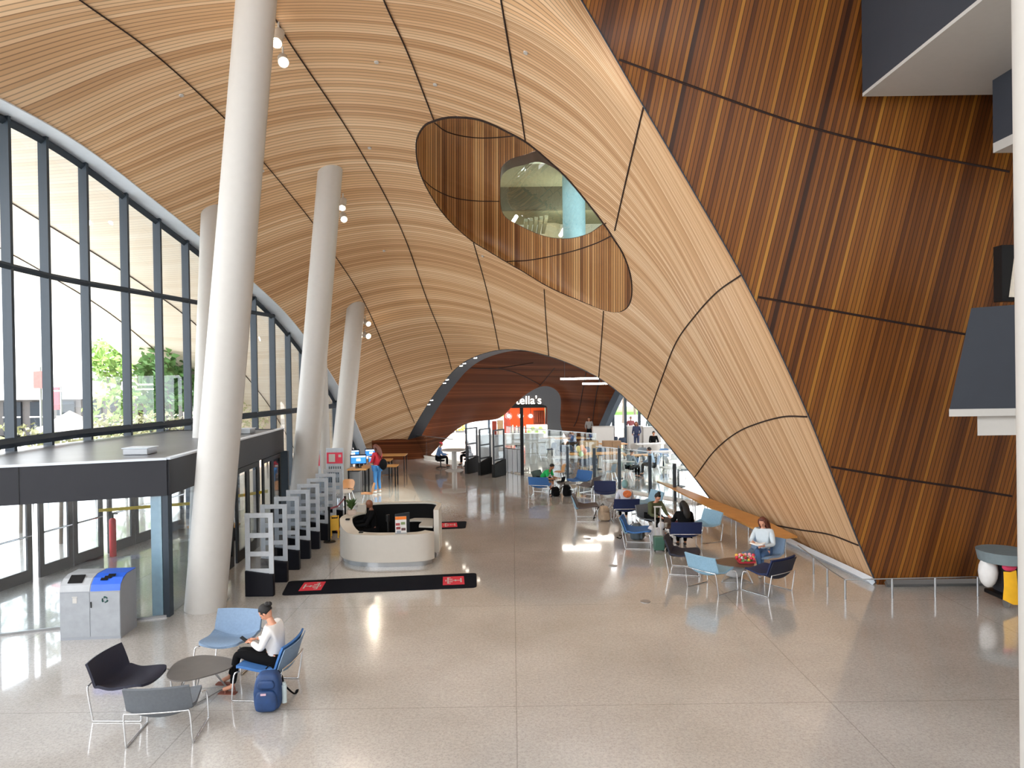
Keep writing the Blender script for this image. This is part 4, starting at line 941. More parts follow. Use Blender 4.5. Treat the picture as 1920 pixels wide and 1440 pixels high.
def person(label, loc, yaw, J, cols, hair='short', s=1.0, shoes=True, sleeves='long', detail=True, short=False, cap=None, hood=False, bunch=None):
    """J: joints in a local frame facing +Y. cols: skin, top, bottom, hair, shoe"""
    J = {k: Vector(v) for k, v in J.items()}
    t = thing('person', label, 'person', loc, yaw); t.scale = (s, s, s)
    sk, top, bot, hr, sh = cols
    pel, bel, che, nek, hed = J['pelvis'], J['belly'], J['chest'], J['neck'], J['head']
    V = [pel, bel, che, nek, lerp(nek, hed, .6)]; E = [(0, 1), (1, 2), (2, 3), (3, 4)]; Rr = [(.13, .1), (.105, .08), (.11, .075), (.048, .048), (.048, .052)]
    for sd in 'LR':
        a = len(V); V += [J['sh' + sd], lerp(J['sh' + sd], J['el' + sd], .5), J['el' + sd], lerp(J['el' + sd], J['wr' + sd], .5), J['wr' + sd]]
        E += [(2, a), (a, a + 1), (a + 1, a + 2), (a + 2, a + 3), (a + 3, a + 4)]; Rr += [.05, .044, .037, .033, .024]
        a = len(V); V += [J['hp' + sd], lerp(J['hp' + sd], J['kn' + sd], .5), J['kn' + sd], lerp(J['kn' + sd], J['an' + sd], .4), J['an' + sd], J['an' + sd] + (J['to' + sd] - J['an' + sd]) * .9]
        E += [(0, a), (a, a + 1), (a + 1, a + 2), (a + 2, a + 3), (a + 3, a + 4), (a + 4, a + 5)]; Rr += [.082, .07, .052, .048, .032, .03]
    bm = skin_mesh(V, E, Rr)
    # head with chin, nose, brow, ears; looks along J['look']
    look = J.get('look', V3(0, 1, -.1)).normalized(); rt = look.cross(V3(0, 0, 1)).normalized(); up = rt.cross(look).normalized(); HM = Matrix((rt, look, up)).transposed()
    hb = MB(); ball(hb, (0, 0, 0), (.074, .093, .112), 16 if detail else 10)
    for v in hb.verts:
        if v.co.z < 0: k = -v.co.z / .112; v.co.x *= 1 - .3 * k; v.co.y = v.co.y * (1 - .28 * k) + .018 * k
    ball(hb, (0, .095, -.018), (.012, .018, .022), 8); ball(hb, (0, .076, .022), (.05, .014, .008), 8); ball(hb, (0, .08, -.055), (.024, .012, .009), 8)
    for x in (-.074, .074): ball(hb, (x, -.002, -.008), (.01, .02, .03), 8)
    bmesh.ops.transform(hb, matrix=Matrix.Translation(hed) @ HM.to_4x4(), verts=hb.verts[:]); merge(bm, hb)
    # hands: palm, four unequal bent fingers, thumb from the side
    for sd in 'LR':
        wr = J['wr' + sd]; d = J.get('hd' + sd, (wr - J['el' + sd])).normalized(); pn = J.get('pn' + sd, V3(0, 0, -1)); side = d.cross(pn).normalized() * (1 if sd == 'R' else -1); pn = side.cross(d).normalized() * (1 if sd == 'R' else -1)
        palm = wr + d * .085; HV = [wr, wr + d * .03, palm]; HE = [(0, 1), (1, 2)]; HR = [.022, (.034, .016), (.036, .014)]
        hb = skin_mesh(HV, HE, HR, 1); merge(bm, hb)
        if detail:
            for i, (o_, L_) in enumerate(((-.03, .055), (-.01, .068), (.01, .064), (.029, .05))):
                b0 = palm + side * o_ - d * .01; b1 = b0 + d * L_ * .5 + pn * .006; b2_ = b1 + (d * .6 + pn * .8).normalized() * L_ * .35; b3 = b2_ + (d * .2 + pn).normalized() * L_ * .25
                merge(bm, skin_mesh([b0, b1, b2_, b3], [(0, 1), (1, 2), (2, 3)], [.0095, .009, .008, .007], 1))
            th0 = wr + d * .03 - side * .028; th1 = th0 + (d * .6 - side * .8).normalized() * .035; th2 = th1 + (d * .9 + pn * .4).normalized() * .032
            merge(bm, skin_mesh([th0, th1, th2], [(0, 1), (1, 2)], [.011, .01, .008], 1))
    obj('body', bm, sk, t, 180)
    for sx in (-1, 1) if detail else ():
        b = MB(); ball(b, (0, 0, 0), (.013, .006, .007), 8); o = obj('eye', b, M_black, t, 180, M=Matrix.Translation(hed) @ HM.to_4x4() @ Matrix.Translation((.03 * sx, .083, .006)))
    # clothes
    V = [pel + V3(0, 0, -.01), bel, che, lerp(che, nek, .85)]; E = [(0, 1), (1, 2), (2, 3)]; Rr = [(.16, .13), (.15, .125), (.165, .14), (.09, .09)]
    for sd in 'LR':
        a = len(V); S_, E_, W_ = J['sh' + sd], J['el' + sd], J['wr' + sd]
        if sleeves == 'long': V += [S_, lerp(S_, E_, .5), E_, lerp(E_, W_, .5), lerp(E_, W_, .93)]; E += [(2, a), (a, a + 1), (a + 1, a + 2), (a + 2, a + 3), (a + 3, a + 4)]; Rr += [.078, .06, .05, .045, .036]
        else: V += [S_, lerp(S_, E_, .45), lerp(S_, E_, .8)]; E += [(2, a), (a, a + 1), (a + 1, a + 2)]; Rr += [.078, .06, .058]
    b = skin_mesh(V, E, Rr); obj('shirt', b, top, t, 180)
    V = [pel + V3(0, 0, -.02)]; E = []; Rr = [(.15, .12)]
    for sd in 'LR':
        a = len(V); H_, K_, A_ = J['hp' + sd], J['kn' + sd], J['an' + sd]
        if short: V += [H_, lerp(H_, K_, .5), lerp(H_, K_, .9)]; E += [(0, a), (a, a + 1), (a + 1, a + 2)]; Rr += [.095, .085, .075]
        else: V += [H_, lerp(H_, K_, .5), K_, lerp(K_, A_, .5), lerp(K_, A_, .94)]; E += [(0, a), (a, a + 1), (a + 1, a + 2), (a + 2, a + 3), (a + 3, a + 4)]; Rr += [.092, .08, .063, .055, .043]
    b = skin_mesh(V, E, Rr); obj('trousers', b, bot, t, 180)
    if sh is not None:
        for sd in 'LR':
            A_, T_ = J['an' + sd], J['to' + sd]; d = (T_ - A_); d.z = 0; d.normalize(); z0 = min(A_.z, T_.z)
            b = skin_mesh([A_ + V3(0, 0, -.03) - d * .04, lerp(A_, T_, .45) + V3(0, 0, -.018), T_ + V3(0, 0, .0)], [(0, 1), (1, 2)], [(.042, .046), (.045, .036), (.04, .026)], 1); obj('shoe', b, sh, t, 180)
    # hair
    if hair:
        b = MB(); ball(b, (0, -.014, .018), (.083, .1, .112), 16)
        for v in b.verts:
            if v.co.y > .035 and v.co.z < .06: v.co.y = .035 - (v.co.y - .035) * .2
            if v.co.z < -.03 and hair in ('short', 'bun'): v.co.z = -.03 - (v.co.z + .03) * .1
        if hair == 'long':
            g = [(0, -.05, .08), (0, -.10, -.02), (0, -.115, -.14), (0, -.10, -.27), (0, -.085, -.36)]
            tube(b, smooth_path(g, 4), [.05 + .035 * math.sin(min(1, i / 8) * PI / 2) - (.05 * max(0, i - 11) / 5) for i in range(17)], 12, sx=1.15, sy=.6)
            for x in (-1, 1): tube(b, smooth_path([(x * .05, .02, .08), (x * .078, .01, 0), (x * .082, .0, -.12), (x * .07, .02, -.24)], 4), [.03] * 9 + [.026, .022, .018, .012], 8)
        obj('hair', b, hr, t, 180, M=Matrix.Translation(hed) @ HM.to_4x4())
        if hair == 'bun' or bunch:
            b = MB(); ball(b, bunch or (0, -.03, .15), .042, 10); ball(b, Vector(bunch or (0, -.03, .15)) + V3(0, -.03, -.02), .035, 8); obj('hair_bun', b, hr, t, 180, M=Matrix.Translation(hed) @ HM.to_4x4())
    if cap: 
        b = MB(); ball(b, (0, -.01, .03), (.09, .105, .1), 14)
        for v in b.verts: v.co.z = max(v.co.z, .03)
        box(b, (0, .12, .035), (.13, .09, .012)); obj('cap', b, cap, t, 60, M=Matrix.Translation(hed) @ HM.to_4x4())
    if hood:
        b = MB(); ball(b, (0, -.02, .0), (.1, .12, .14), 16)
        for v in b.verts:
            if v.co.y > .05: v.co.y = .05 - (v.co.y - .05) * .3
        obj('hood', b, hood, t, 60, M=Matrix.Translation(hed) @ HM.to_4x4())
    return t
def seated(lean=.0, hand=(.06, .32, .62), cross=False, look=(0, 1, -.4), head_fwd=.0, feet=.0, spread=.1, zs=.44, hands=None, legs=None):
    a = lean; P0 = V3(0, -.16, zs + .06)
    def up(h, f=1.0): return P0 + V3(0, math.sin(a * f) * h, math.cos(a * f) * h)
    ch = up(.36); nk = up(.50); hd = nk + V3(0, .04 + head_fwd, .15)
    J = dict(pelvis=P0, belly=up(.18), chest=ch, neck=nk, head=hd, look=look)
    for sd, x in (('L', -1), ('R', 1)):
        shd = up(.45) + V3(.17 * x, 0, 0); h_ = V3(hand[0] * x, hand[1], hand[2]) if hands is None else V3(*hands[sd])
        mid = (shd + h_) / 2; el = V3(.25 * x, mid.y - .08, mid.z - .13)
        J['sh' + sd] = shd; J['el' + sd] = el; J['wr' + sd] = h_ - (h_ - el).normalized() * .02
        J['hp' + sd] = P0 + V3(.095 * x, .02, -.02); J['kn' + sd] = V3(spread * x, .30, zs + .07); J['an' + sd] = V3(spread * x * .9, .30 + feet, .085); J['to' + sd] = J['an' + sd] + V3(.01 * x, .16, -.05)
    if cross: J['knR'] = V3(-.02, .34, zs + .16); J['anR'] = V3(-.14, .52, .2); J['toR'] = V3(-.14, .67, .16)
    if legs: J.update({k: V3(*v) for k, v in legs.items()})
    return J
def standing(fwd=0, look=(0, 1, -.1), hands=None, stride=.0):
    J = dict(pelvis=(0, 0, .95), belly=(0, .0, 1.12), chest=(0, .0, 1.31), neck=(0, .0, 1.46), head=(0, .03 + fwd, 1.62), look=look)
    for sd, x in (('L', -1), ('R', 1)):
        J['sh' + sd] = (.175 * x, -.01, 1.41); J['el' + sd] = (.24 * x, -.03, 1.14); J['wr' + sd] = (.2 * x, .14, 1.0)
        J['hp' + sd] = (.09 * x, 0, .9); J['kn' + sd] = (.1 * x, .02 + stride * x, .5); J['an' + sd] = (.11 * x, -.02 + stride * x * 1.4, .085); J['to' + sd] = (.13 * x, .14 + stride * x * 1.4, .04)
    if hands:
        for sd in 'LR': J['el' + sd] = hands[sd][0]; J['wr' + sd] = hands[sd][1]
    return J
c_white = mat('shirt white', 'E2DEDA', .8, noise=.05, bump=.1); c_black = mat('cloth black', '0A0A0C', .9, spec=.15); c_jean = mat('denim', '3F5C82', .85, noise=.1, nscale=20); c_bjean = mat('bright denim', '3E7DB8', .85, noise=.08)
h_dark = mat('hair dark', '120D0B', .7, noise=.2, nscale=40); h_brown = mat('hair brown', '3A241A', .6, noise=.2, nscale=40); h_red = mat('hair auburn', '5A2A1C', .55, noise=.2, nscale=40)
s_white = mat('shoe white', 'D8D6D2', .6); s_dark = mat('shoe dark', '2A2422', .6); sandal = mat('sandal brown', '7A4436', .6)
# front woman with phone
pw = person('young woman in a white top and black leggings, reading a phone in the front chairs', (-3.55, 10.07, 0), face_dir(-1, .08),
    seated(.14, look=(0, .72, -.8), head_fwd=.05, zs=.40, hands={'L': (-.06, .2, .70), 'R': (.06, .2, .70)}, legs={'knR': (.08, .42, .53), 'anR': (.1, .60, .13), 'toR': (.1, .74, .06), 'knL': (-.08, .40, .55), 'anL': (-.14, .44, .10), 'toL': (-.15, .60, .05)}),
    (M_skinL, c_white, c_black, h_dark, None), 'bun', bunch=(0, -.1, .06))
for x, y, z, nm in ((.1, .67, .075, 'sandal'), (-.145, .51, .05, 'sandal')):
    b_ = MB(); box(b_, (x, y, z - .045), (.085, .25, .02)); tube(b_, [(x - .045, y + .02, z - .04), (x, y + .03, z + .02), (x + .045, y + .02, z - .04)], .008, 6); tube(b_, [(x - .04, y - .09, z - .04), (x, y - .1, z + .05), (x + .04, y - .09, z - .04)], .008, 6); obj(nm, b_, sandal, pw)
b_ = MB(); tube(b_, [(-.075, .065, 0), (-.06, .09, .005), (.06, .09, .005), (.075, .065, 0)], .005, 6)
obj('glasses', b_, M_black, pw).location = (0, -.16 + .5 * math.sin(.12) + .07, .40 + .06 + .5 + .15 - .01)
t = thing('phone', 'dark phone held in the hands of the woman in the white top', 'phone', Vector((-3.55, 10.07, 0)) + Vector((-.31, .02, .71)), face_dir(-1, .08))
b_ = MB(); box(b_, (0, 0, 0), (.075, .15, .01), M=Matrix.Rotation(R(35), 4, 'X')); obj('case', b_, M_black, t, bevel=.003)
b_ = MB(); box(b_, (0, 0, .006), (.068, .135, .002), M=Matrix.Rotation(R(35), 4, 'X')); obj('screen', b_, mat('phone screen', '2B3440', .15), t)
# reading woman
person('woman in a pale cardigan and jeans, cross-legged, reading an open book', (5.45, 15.62, 0), face_dir(-.6, -.8), seated(.0, look=(.1, .9, -.5), zs=.40, cross=True, hands={'L': (-.1, .22, .66), 'R': (.12, .18, .72)}), (M_skinL, mat('cardigan', 'C2CCD2', .85, bump=.15), c_jean, h_red, s_white), 'long')
t = thing('book', 'open white book on the lap of the reading woman', 'book', Vector((5.45, 15.62, 0)) + Matrix.Rotation(face_dir(-.6, -.8), 3, 'Z') @ V3(0, .24, .67), face_dir(-.6, -.8))
for x in (-1, 1):
    b_ = MB(); box(b_, (.075 * x, 0, .02), (.15, .21, .018), M=Matrix.Rotation(R(12) * -x, 4, 'Y')); obj('page_block', b_, mat('paper', 'F0EEEA', .8), t)
# black haired person, back to us
person('black haired person in a black jacket, seated with the back to us', (4.3, 17.95, 0), face_dir(.05, 1), seated(.25, look=(-.25, .9, -.45), zs=.40, hands={'L': (-.22, .45, .68), 'R': (.15, .4, .66)}), (M_skinM, c_black, c_black, h_dark, s_dark), 'long')
person('person in an olive jacket with a topknot, leaning over a laptop', (3.92, 19.75, 0), face_dir(.35, -.94), seated(.55, look=(0, .75, -.7), head_fwd=.04, zs=.40, hands={'L': (-.14, .52, .56), 'R': (.14, .52, .56)}), (M_skinL, mat('olive', '4A4F33', .85, bump=.15), c_black, h_dark, s_dark), 'bun')
person('person in a pale hooded top with an orange print, back to us', (3.36, 21.45, 0), face_dir(0, 1), seated(.12, look=(0, .8, -.5), zs=.42), (M_skinL, mat('hoodie pale', 'C9CBD6', .85, noise=.15, nscale=5), c_black, h_brown, s_white), None, hood=mat('hood teal', '6F9496', .85))
b_ = MB(); ball(b_, (0, 0, 0), (.13, .02, .11), 12); o = obj('back_print', b_, mat('orange print', 'C86A3A', .8, noise=.4, nscale=14), None, 60); o.parent = bpy.data.objects[[x.name for x in bpy.data.objects if x.name.startswith('person')][-1]]; o.location = (.04, -.262, .87); o.rotation_euler = (R(-7), 0, 0)
person('person in a bright green shirt bending over a laptop', (1.22, 27.5, 0), face_dir(.85, -.5), seated(.85, look=(0, .7, -.75), head_fwd=.06, zs=.40, hands={'L': (-.15, .5, .5), 'R': (.15, .5, .5)}), (M_skinM, mat('shirt green', '12A552', .8), c_black, h_dark, s_white), 'short', sleeves='short', short=True)
# woman in red standing by the computers
wr_ = G(708, 924); person('long haired woman in a red jacket and blue jeans, standing by the computer desks', wr_, face_dir(-.75, .45), standing(.02, look=(0, .9, -.4), hands={'L': ((-.23, .05, 1.14), (-.1, .22, 1.1)), 'R': ((.23, .05, 1.14), (.1, .22, 1.1))}), (M_skinL, mat('jacket red', 'B01A2C', .7), c_bjean, h_red, s_white), 'long', s=1.08)
q = wr_ + Vector((.26, -.12, 0)); t = thing('shoulder_bag', 'black shoulder bag worn by the woman in red', 'bag', q + Vector((0, 0, 1.0)))
b_ = MB(); ball(b_, (0, 0, .12), (.15, .11, .22), 14); obj('body', b_, c_black, t, 60); b_ = MB(); tube(b_, smooth_path([(-.08, .1, .3), (-.14, .1, .5), (-.12, .16, .56)], 4), .015, 6); obj('strap', b_, c_black, t)
# seated man at the desk
dm = V3(-3.66, 17.7, -.04)
person('bald man in a black suit and white shirt, seated inside the reception desk', dm + V3(0, 0, .12), face_dir(-.75, -.25), seated(.12, look=(0, .85, -.5), zs=.5, hands={'L': (-.14, .4, .72), 'R': (.14, .4, .72)}), (M_skinD, c_black, c_black, h_dark, s_dark), None)

# bags and small things
def backpack(x, y, rz, label, m, sz=(.34, .24, .46), strap=True):
    t = thing('backpack', label, 'backpack', (x, y, 0), rz); a, b, c = sz
    def soft(c_, s_, p=.45):
        bm = MB(); v = ball(bm, (0, 0, 0), 1, 22)
        for q in v:
            d_ = q.co.normalized(); q.co = V3(*[math.copysign(abs(k) ** p, k) for k in d_]); q.co = V3(q.co.x * s_[0] / 2, q.co.y * s_[1] / 2, q.co.z * s_[2] / 2)
            tp = 1 - .18 * max(0, q.co.z / (s_[2] / 2)); q.co.x *= tp; q.co.y *= tp; q.co += V3(*c_) + V3(random.uniform(-.003, .003), random.uniform(-.003, .003), 0)
        return bm
    obj('body', soft((0, 0, c / 2), (a, b, c)), m, t, 80)
    obj('front_pocket', soft((0, -b * .5, c * .32), (a * .8, .12, c * .55)), m, t, 80)
    obj('top_pocket', soft((0, -b * .45, c * .74), (a * .62, .08, c * .22)), m, t, 80)
    if strap:
        for s_ in (-1, 1):
            bm = MB(); tube(bm, smooth_path([(s_ * .09, b / 2, c * .9), (s_ * .12, b / 2 + .08, c * .7), (s_ * .14, b / 2 + .14, .2), (s_ * .2 + .05, b / 2 + .25, .015), (s_ * .15 + .12, b / 2 + .38, .012)], 5), .014, 6, sx=1.6, sy=.6); obj('strap', bm, c_black, t, 60)
        bm = MB(); tube(bm, smooth_path([(-.05, b * .3, c), (0, b * .3, c + .05), (.05, b * .3, c)], 5), .01, 6); obj('handle', bm, c_black, t)
    return t
t = backpack(-3.33, 9.5, R(-95) + PI / 2 + R(10), 'dark blue backpack on the floor beside the front blue chair', mat('nylon blue', '1C3A66', .6, noise=.25, nscale=9), (.36, .26, .5))
b_ = MB(); box(b_, (-.02, -.2, .27), (.07, .01, .025)); obj('label_patch', b_, mat('patch', 'C9A8B4', .6), t)
b_ = MB(); cyl(b_, (.2, .02, .06), (.2, .02, .3), .035); cyl(b_, (.2, .02, .3), (.2, .02, .33), .025); obj('water_bottle', b_, mat('bottle clear', 'B9C6C8', .2), t, 40)
backpack(2.95 + .35, 19.1, 1.2, 'blue grey backpack under the table by the bright blue chair', mat('nylon grey', '56646E', .7), (.4, .3, .42))
backpack(2.75, 21.6, .4, 'beige rucksack leaning on the hooded person’s chair', mat('canvas beige', 'A8937C', .8, noise=.2), (.32, .25, .45))
backpack(1.55, 26.2, .2, 'small black bag on the floor below the green shirt', c_black, (.3, .22, .34)); backpack(1.95, 26.1, 1.2, 'black rucksack leaning on the far coffee table', c_black, (.3, .24, .42))
t = thing('shopping_bag', 'crumpled white bag under the flower table', 'bag', (4.78, 15.35, 0)); b_ = MB(); ball(b_, (0, 0, .15), (.24, .16, .16), 14)
for v in b_.verts: v.co += V3(random.uniform(-.02, .02), random.uniform(-.02, .02), random.uniform(-.02, .02)); v.co.z = max(v.co.z, 0)
obj('body', b_, mat('plastic white', 'D8D8DA', .5), t, 60); b_ = MB(); tube(b_, smooth_path([(-.08, 0, .28), (0, 0, .36), (.08, 0, .28)], 4), .01, 6); obj('handle', b_, MATS['plastic white'], t)
t = thing('plush_bag', 'white ruffled cloth bag beside the suitcase', 'bag', (3.72, 18.35, 0)); b_ = MB()
ball(b_, (0, 0, .24), (.2, .17, .23), 14)
for v in b_.verts: v.co += V3(random.uniform(-.03, .03), random.uniform(-.03, .03), random.uniform(-.03, .03))
obj('body', b_, mat('cloth white', 'C8C8CC', .9, noise=.15), t, 60); b_ = MB(); ball(b_, (-.18, -.05, .4), (.09, .06, .13), 8); ball(b_, (.1, -.02, .52), (.1, .07, .1), 8); obj('ruffle', b_, MATS['cloth white'], t, 60)
def suitcase(x, y, label, m, w_, handle):
    t = thing('suitcase', label, 'suitcase', (x, y, 0)); bm = MB(); box(bm, (0, 0, .21), (w_, .2, .34)); obj('shell', bm, m, t, bevel=.02)
    for sx in (-1, 1): bm = MB(); cyl(bm, (sx * w_ * .4 - .01, 0, .025), (sx * w_ * .4 + .01, 0, .025), .025); obj('wheel', bm, M_black, t)
    if handle:
        for sx in (-1, 1): bm = MB(); box(bm, (sx * .07, .09, .72), (.03, .02, .75)); obj('handle_tube', bm, M_white, t)
        bm = MB(); box(bm, (0, .09, 1.1), (.2, .035, .035)); obj('grip', bm, M_white, t, bevel=.008)
suitcase(3.62, 17.72, 'green suitcase with a raised white handle behind the navy chair', mat('case green', '3E6254', .4), .26, True)
suitcase(3.85, 17.6, 'narrow black suitcase next to the green one', c_black, .16, False)
def laptop(x, y, z, rz, label, m=M_steel):
    t = thing('laptop', label, 'laptop', (x, y, z), rz); bm = MB(); box(bm, (0, 0, .008), (.32, .22, .016)); obj('keyboard_base', bm, m, t, bevel=.004)
    bm = MB(); box(bm, (0, 0, .1), (.32, .01, .2), M=Matrix.Translation((0, .11, .01)) @ Matrix.Rotation(R(-15), 4, 'X')); obj('lid', bm, m, t, bevel=.003)
laptop(4.1, 19.05, .40, face_dir(-.35, .94) + PI * 0 + PI, 'grey laptop on the table before the olive jacket', mat('laptop taupe', '6B5F58', .4))
laptop(1.78, 27.0, .40, face_dir(-.85, .5) + PI, 'black laptop before the green shirt', c_black)
laptop(4.42, 18.62, .40, 2.6, 'red brown tablet folio beside the black haired person', mat('folio', '5E2F2A', .5))
for x, y, l in ((4.02, 18.68, 'white paper cup on the table by the laptop'), (4.3, 18.95, 'small white cup beside the tablet folio')):
    t = thing('cup', l, 'cup', (x, y, .40)); b_ = MB(); cyl(b_, (0, 0, 0), (0, 0, .1), .03, .04, 12); obj('body', b_, M_white, t, 40); b_ = MB(); cyl(b_, (0, 0, .1), (0, 0, .112), .043, .04, 12); obj('lid', b_, M_white, t, 40)
t = thing('flower_bouquet', 'bouquet of pink and red flowers lying on the brown coffee table', 'flowers', (4.92, 15.02, .41))
reds = [mat('petal ' + h, h, .6) for h in ('D8435A', 'E8A0A8', 'C22A3A', 'E8B04A', 'F0D8D8')]
for i in range(38):
    b_ = MB(); p = V3(random.uniform(-.2, .2), random.uniform(-.12, .12), random.uniform(.05, .15)); ball(b_, p, random.uniform(.025, .04), 7)
    obj('blossom', b_, reds[i % 5], t, 60)
b_ = MB(); leafcloud(b_, (0, 0, .06), .17, 90, .05, (1, .7, .3)); obj('leaves', b_, lg2, t); b_ = MB(); box(b_, (.0, .0, .02), (.34, .2, .04)); obj('wrapper', b_, mat('wrap red', 'B8323E', .5), t)

# ------------------------------------------------------------------ recycling station
bg_ = mat('bin grey', '8E9298', .45, noise=.03); bb = mat('bin blue', '2A5FD0', .4)
rb = thing('recycling_station', 'grey double bin with a rounded top and one blue lid, by the vestibule glass', 'bin', (-7.32, 12.45, 0), R(4))
def binprof(w0, w1, top_only=False):
    pr = [(-.3, 0), (-.3, .82), (-.27, .93), (-.17, 1.02), (-.03, 1.06), (.3, 1.06), (.3, 0)]
    if top_only: pr = [(-.305, .83), (-.275, .935), (-.172, 1.028), (-.03, 1.068), (.3, 1.068), (.3, 1.055), (-.03, 1.05), (-.16, 1.0), (-.26, .92), (-.29, .83)]
    bm = MB(); a = [bm.verts.new((w0, y, z)) for y, z in pr]; b = [bm.verts.new((w1, y, z)) for y, z in pr]; n = len(pr)
    for i in range(n): bm.faces.new((a[i], b[i], b[(i + 1) % n], a[(i + 1) % n]))
    for tt in tessellate_polygon([[Vector((y, z, 0)) for y, z in pr]]): bm.faces.new([a[i] for i in tt]); bm.faces.new([b[i] for i in tt][::-1])
    return bm
obj('body', binprof(-.5, .5), bg_, rb)
o = obj('blue_lid', binprof(.01, .5, True), bb, rb); o['label'] = 'blue curved lid'
obj('grey_lid', binprof(-.5, -.005, True), mat('bin pale', 'A4A7AA', .4), rb)
T_ = Matrix.Translation((0, -.2, 1.0)) @ Matrix.Rotation(R(38), 4, 'X')
b_ = MB(); box(b_, (-.27, .02, .012), (.24, .17, .01), M=T_); obj('opening', b_, M_black, rb)
b_ = MB(); 
for i in range(3): box(b_, (.2 + i * .05, .0 + i * .04, .014), (.12, .05, .008), M=T_)
obj('slot', b_, M_black, rb)
for x in (-.25, .25):
    b_ = MB(); box(b_, (x, -.302, .43), (.485, .008, .76)); d_ = obj('door', b_, mat('bin door', '94989D', .45), rb)
    b_ = MB()
    if x < 0: box(b_, (x + .0, -.308, .68), (.07, .004, .09)); box(b_, (x + .0, -.308, .74), (.09, .004, .015)); obj('waste_symbol', b_, M_white, d_)
    else:
        for k in range(3):
            a = k * 2 * PI / 3 + .5
            p_ = [V3(x + math.cos(a + j) * .045, -.309, .68 + math.sin(a + j) * .045) for j in (0, .8, 1.4)]; tube(b_, p_, [.013, .013, .02], 4)
        obj('recycling_symbol', b_, mat('deep green', '1F4A46'), d_)
b_ = MB(); box(b_, (.02, -.312, .6), (.015, .012, .1)); obj('latch', b_, M_black, rb)

# ------------------------------------------------------------------ security gates row
def sgate():
    t = thing('security_gate', 'x', 'security gate'); z0, z1, w_ = .45, 1.7, .29
    bm = MB(); fr_ = mat('gate clear', 'B9BEC4', .25, spec=.8)
    for x in (-w_ + .05, w_ - .05): box(bm, (x, 0, (z0 + z1) / 2), (.1, .035, z1 - z0))
    for z in (z0 + .06, .86, 1.24, z1 - .05): box(bm, (0, 0, z), (2 * w_ - .19, .03, .1))
    obj('antenna_loop', bm, fr_, t, bevel=.008)
    bm = MB(); v = box(bm, (0, 0, .22), (2 * w_, .13, .44))
    for q in v:
        if q.co.z > .3 and q.co.x < 0: q.co.z += .09
    obj('base', bm, mat('gate black', '0B0C14', .5, spec=.2), t, bevel=.015)
    bm = MB(); box(bm, (0, 0, 1.05), (.44, .006, 1.15)); obj('clear_panel', bm, M_acryl, t); return t
g0 = sgate(); names = ['nearest of the row', 'second of the row', 'third of the row', 'fourth of the row', 'fifth of the row', 'sixth of the row', 'seventh of the row', 'farthest of the row']
for i in range(8):
    g = g0 if i == 0 else copy_tree(g0); y = 14.5 + i * 1.0; g.location = (-5.22 - .035 * i, y, 0); g['label'] = 'clear ladder shaped security gate on a black base, ' + names[i]; g['group'] = 'security gates along the vestibule'
# mats with red panels
def mat_rug(pts, label, g=1):
    t = thing('floor_mat', label, 'mat', (0, 0, 0)); c = [V3(*p, 0) for p in pts]; o = (c[0] + c[2]) / 2; t.location = o; pr = []
    n = 5; r_ = .12
    for i in range(4):
        a, b, d = c[i], c[i - 1], c[(i + 1) % 4]; e1 = (b - a).normalized(); e2 = (d - a).normalized()
        for k in range(n): s_ = k / (n - 1); q = a + e1 * r_ * (1 - s_) ** 2 + e2 * r_ * s_ ** 2; pr.append((q.x - o.x, q.y - o.y))
    bm = MB(); prism(bm, pr, 0, .012); obj('rug', bm, mat('rug navy', '0E1018', .95, spec=.1, bump=.3, bscale=60), t)
    ax = (c[1] - c[0]).normalized(); ay = (c[3] - c[0]).normalized()
    for s_ in (-1, 1):
        L_ = (c[1] - c[0]).length / 2 - .5; q = ax * (L_ * s_); rz = math.atan2(ax.y, ax.x)
        bm = MB(); box(bm, (q.x, q.y, .014), (.46, .62, .004), rz=rz); p_ = obj('red_panel', bm, mat('rug red', 'C8283A', .9), t); p_['label'] = 'red logo panel'
        bm = MB(); M_ = Matrix.Translation((q.x, q.y, .0175)) @ Matrix.Rotation(rz, 4, 'Z') @ Matrix.Rotation(0 if s_ < 0 else PI, 4, 'Z')
        for (x, y, a, b) in ((-.16, 0, .03, .3), (-.09, 0, .1, .035), (-.04, 0, .03, .12), (.02, 0, .14, .03), (.12, 0, .03, .46), (.09, .21, .06, .03), (.09, -.21, .06, .03), (.06, .1, .08, .03), (.06, -.1, .08, .03), (.165, 0, .02, .12)): box(bm, (x, y, 0), (a, b, .003), M=M_)
        obj('logo', bm, M_white, p_)
mat_rug([(-4.78, 14.48), (-.80, 14.85), (-.86, 15.95), (-4.95, 15.5)], 'long navy floor mat with red logo panels before the reception desk')
mat_rug([(-5.45, 20.3), (-1.42, 20.75), (-1.45, 21.75), (-5.55, 21.4)], 'navy floor mat with red logo panels behind the reception desk')

# ------------------------------------------------------------------ reception desk
dc = V3(-3.08, 17.72, 0); dw = mat('desk white', 'C6C0B6', .35, noise=.02)
dt = thing('reception_desk', 'round white reception desk with a low front and a raised back', 'desk', dc)
def hgt(a):
    a = a % 360
    for (a0, h0), (a1, h1) in zip(HP, HP[1:]):
        if a0 <= a <= a1: return h0 + (h1 - h0) * (a - a0) / (a1 - a0)
HP = [(0, 1.17), (145, 1.17), (146, .98), (192, .98), (226, .76), (330, .76), (331, 1.17), (360, 1.17)]
HP[0] = (0, 1.17)
angs = []
a = -38.0
while a <= 321: angs.append(a); a += 3
for e in (145.4, 145.7, 192, 226): angs.append(e)
angs = sorted(a for a in angs)
def rad(a): 
    c, s = math.cos(R(a)), math.sin(R(a)); b = .98 if s > 0 else 1.2; n = 2.2 if c < 0 else 2.2 + 3.2 * c
    return (abs(c / 1.23) ** n + abs(s / b) ** n) ** (-1 / n)
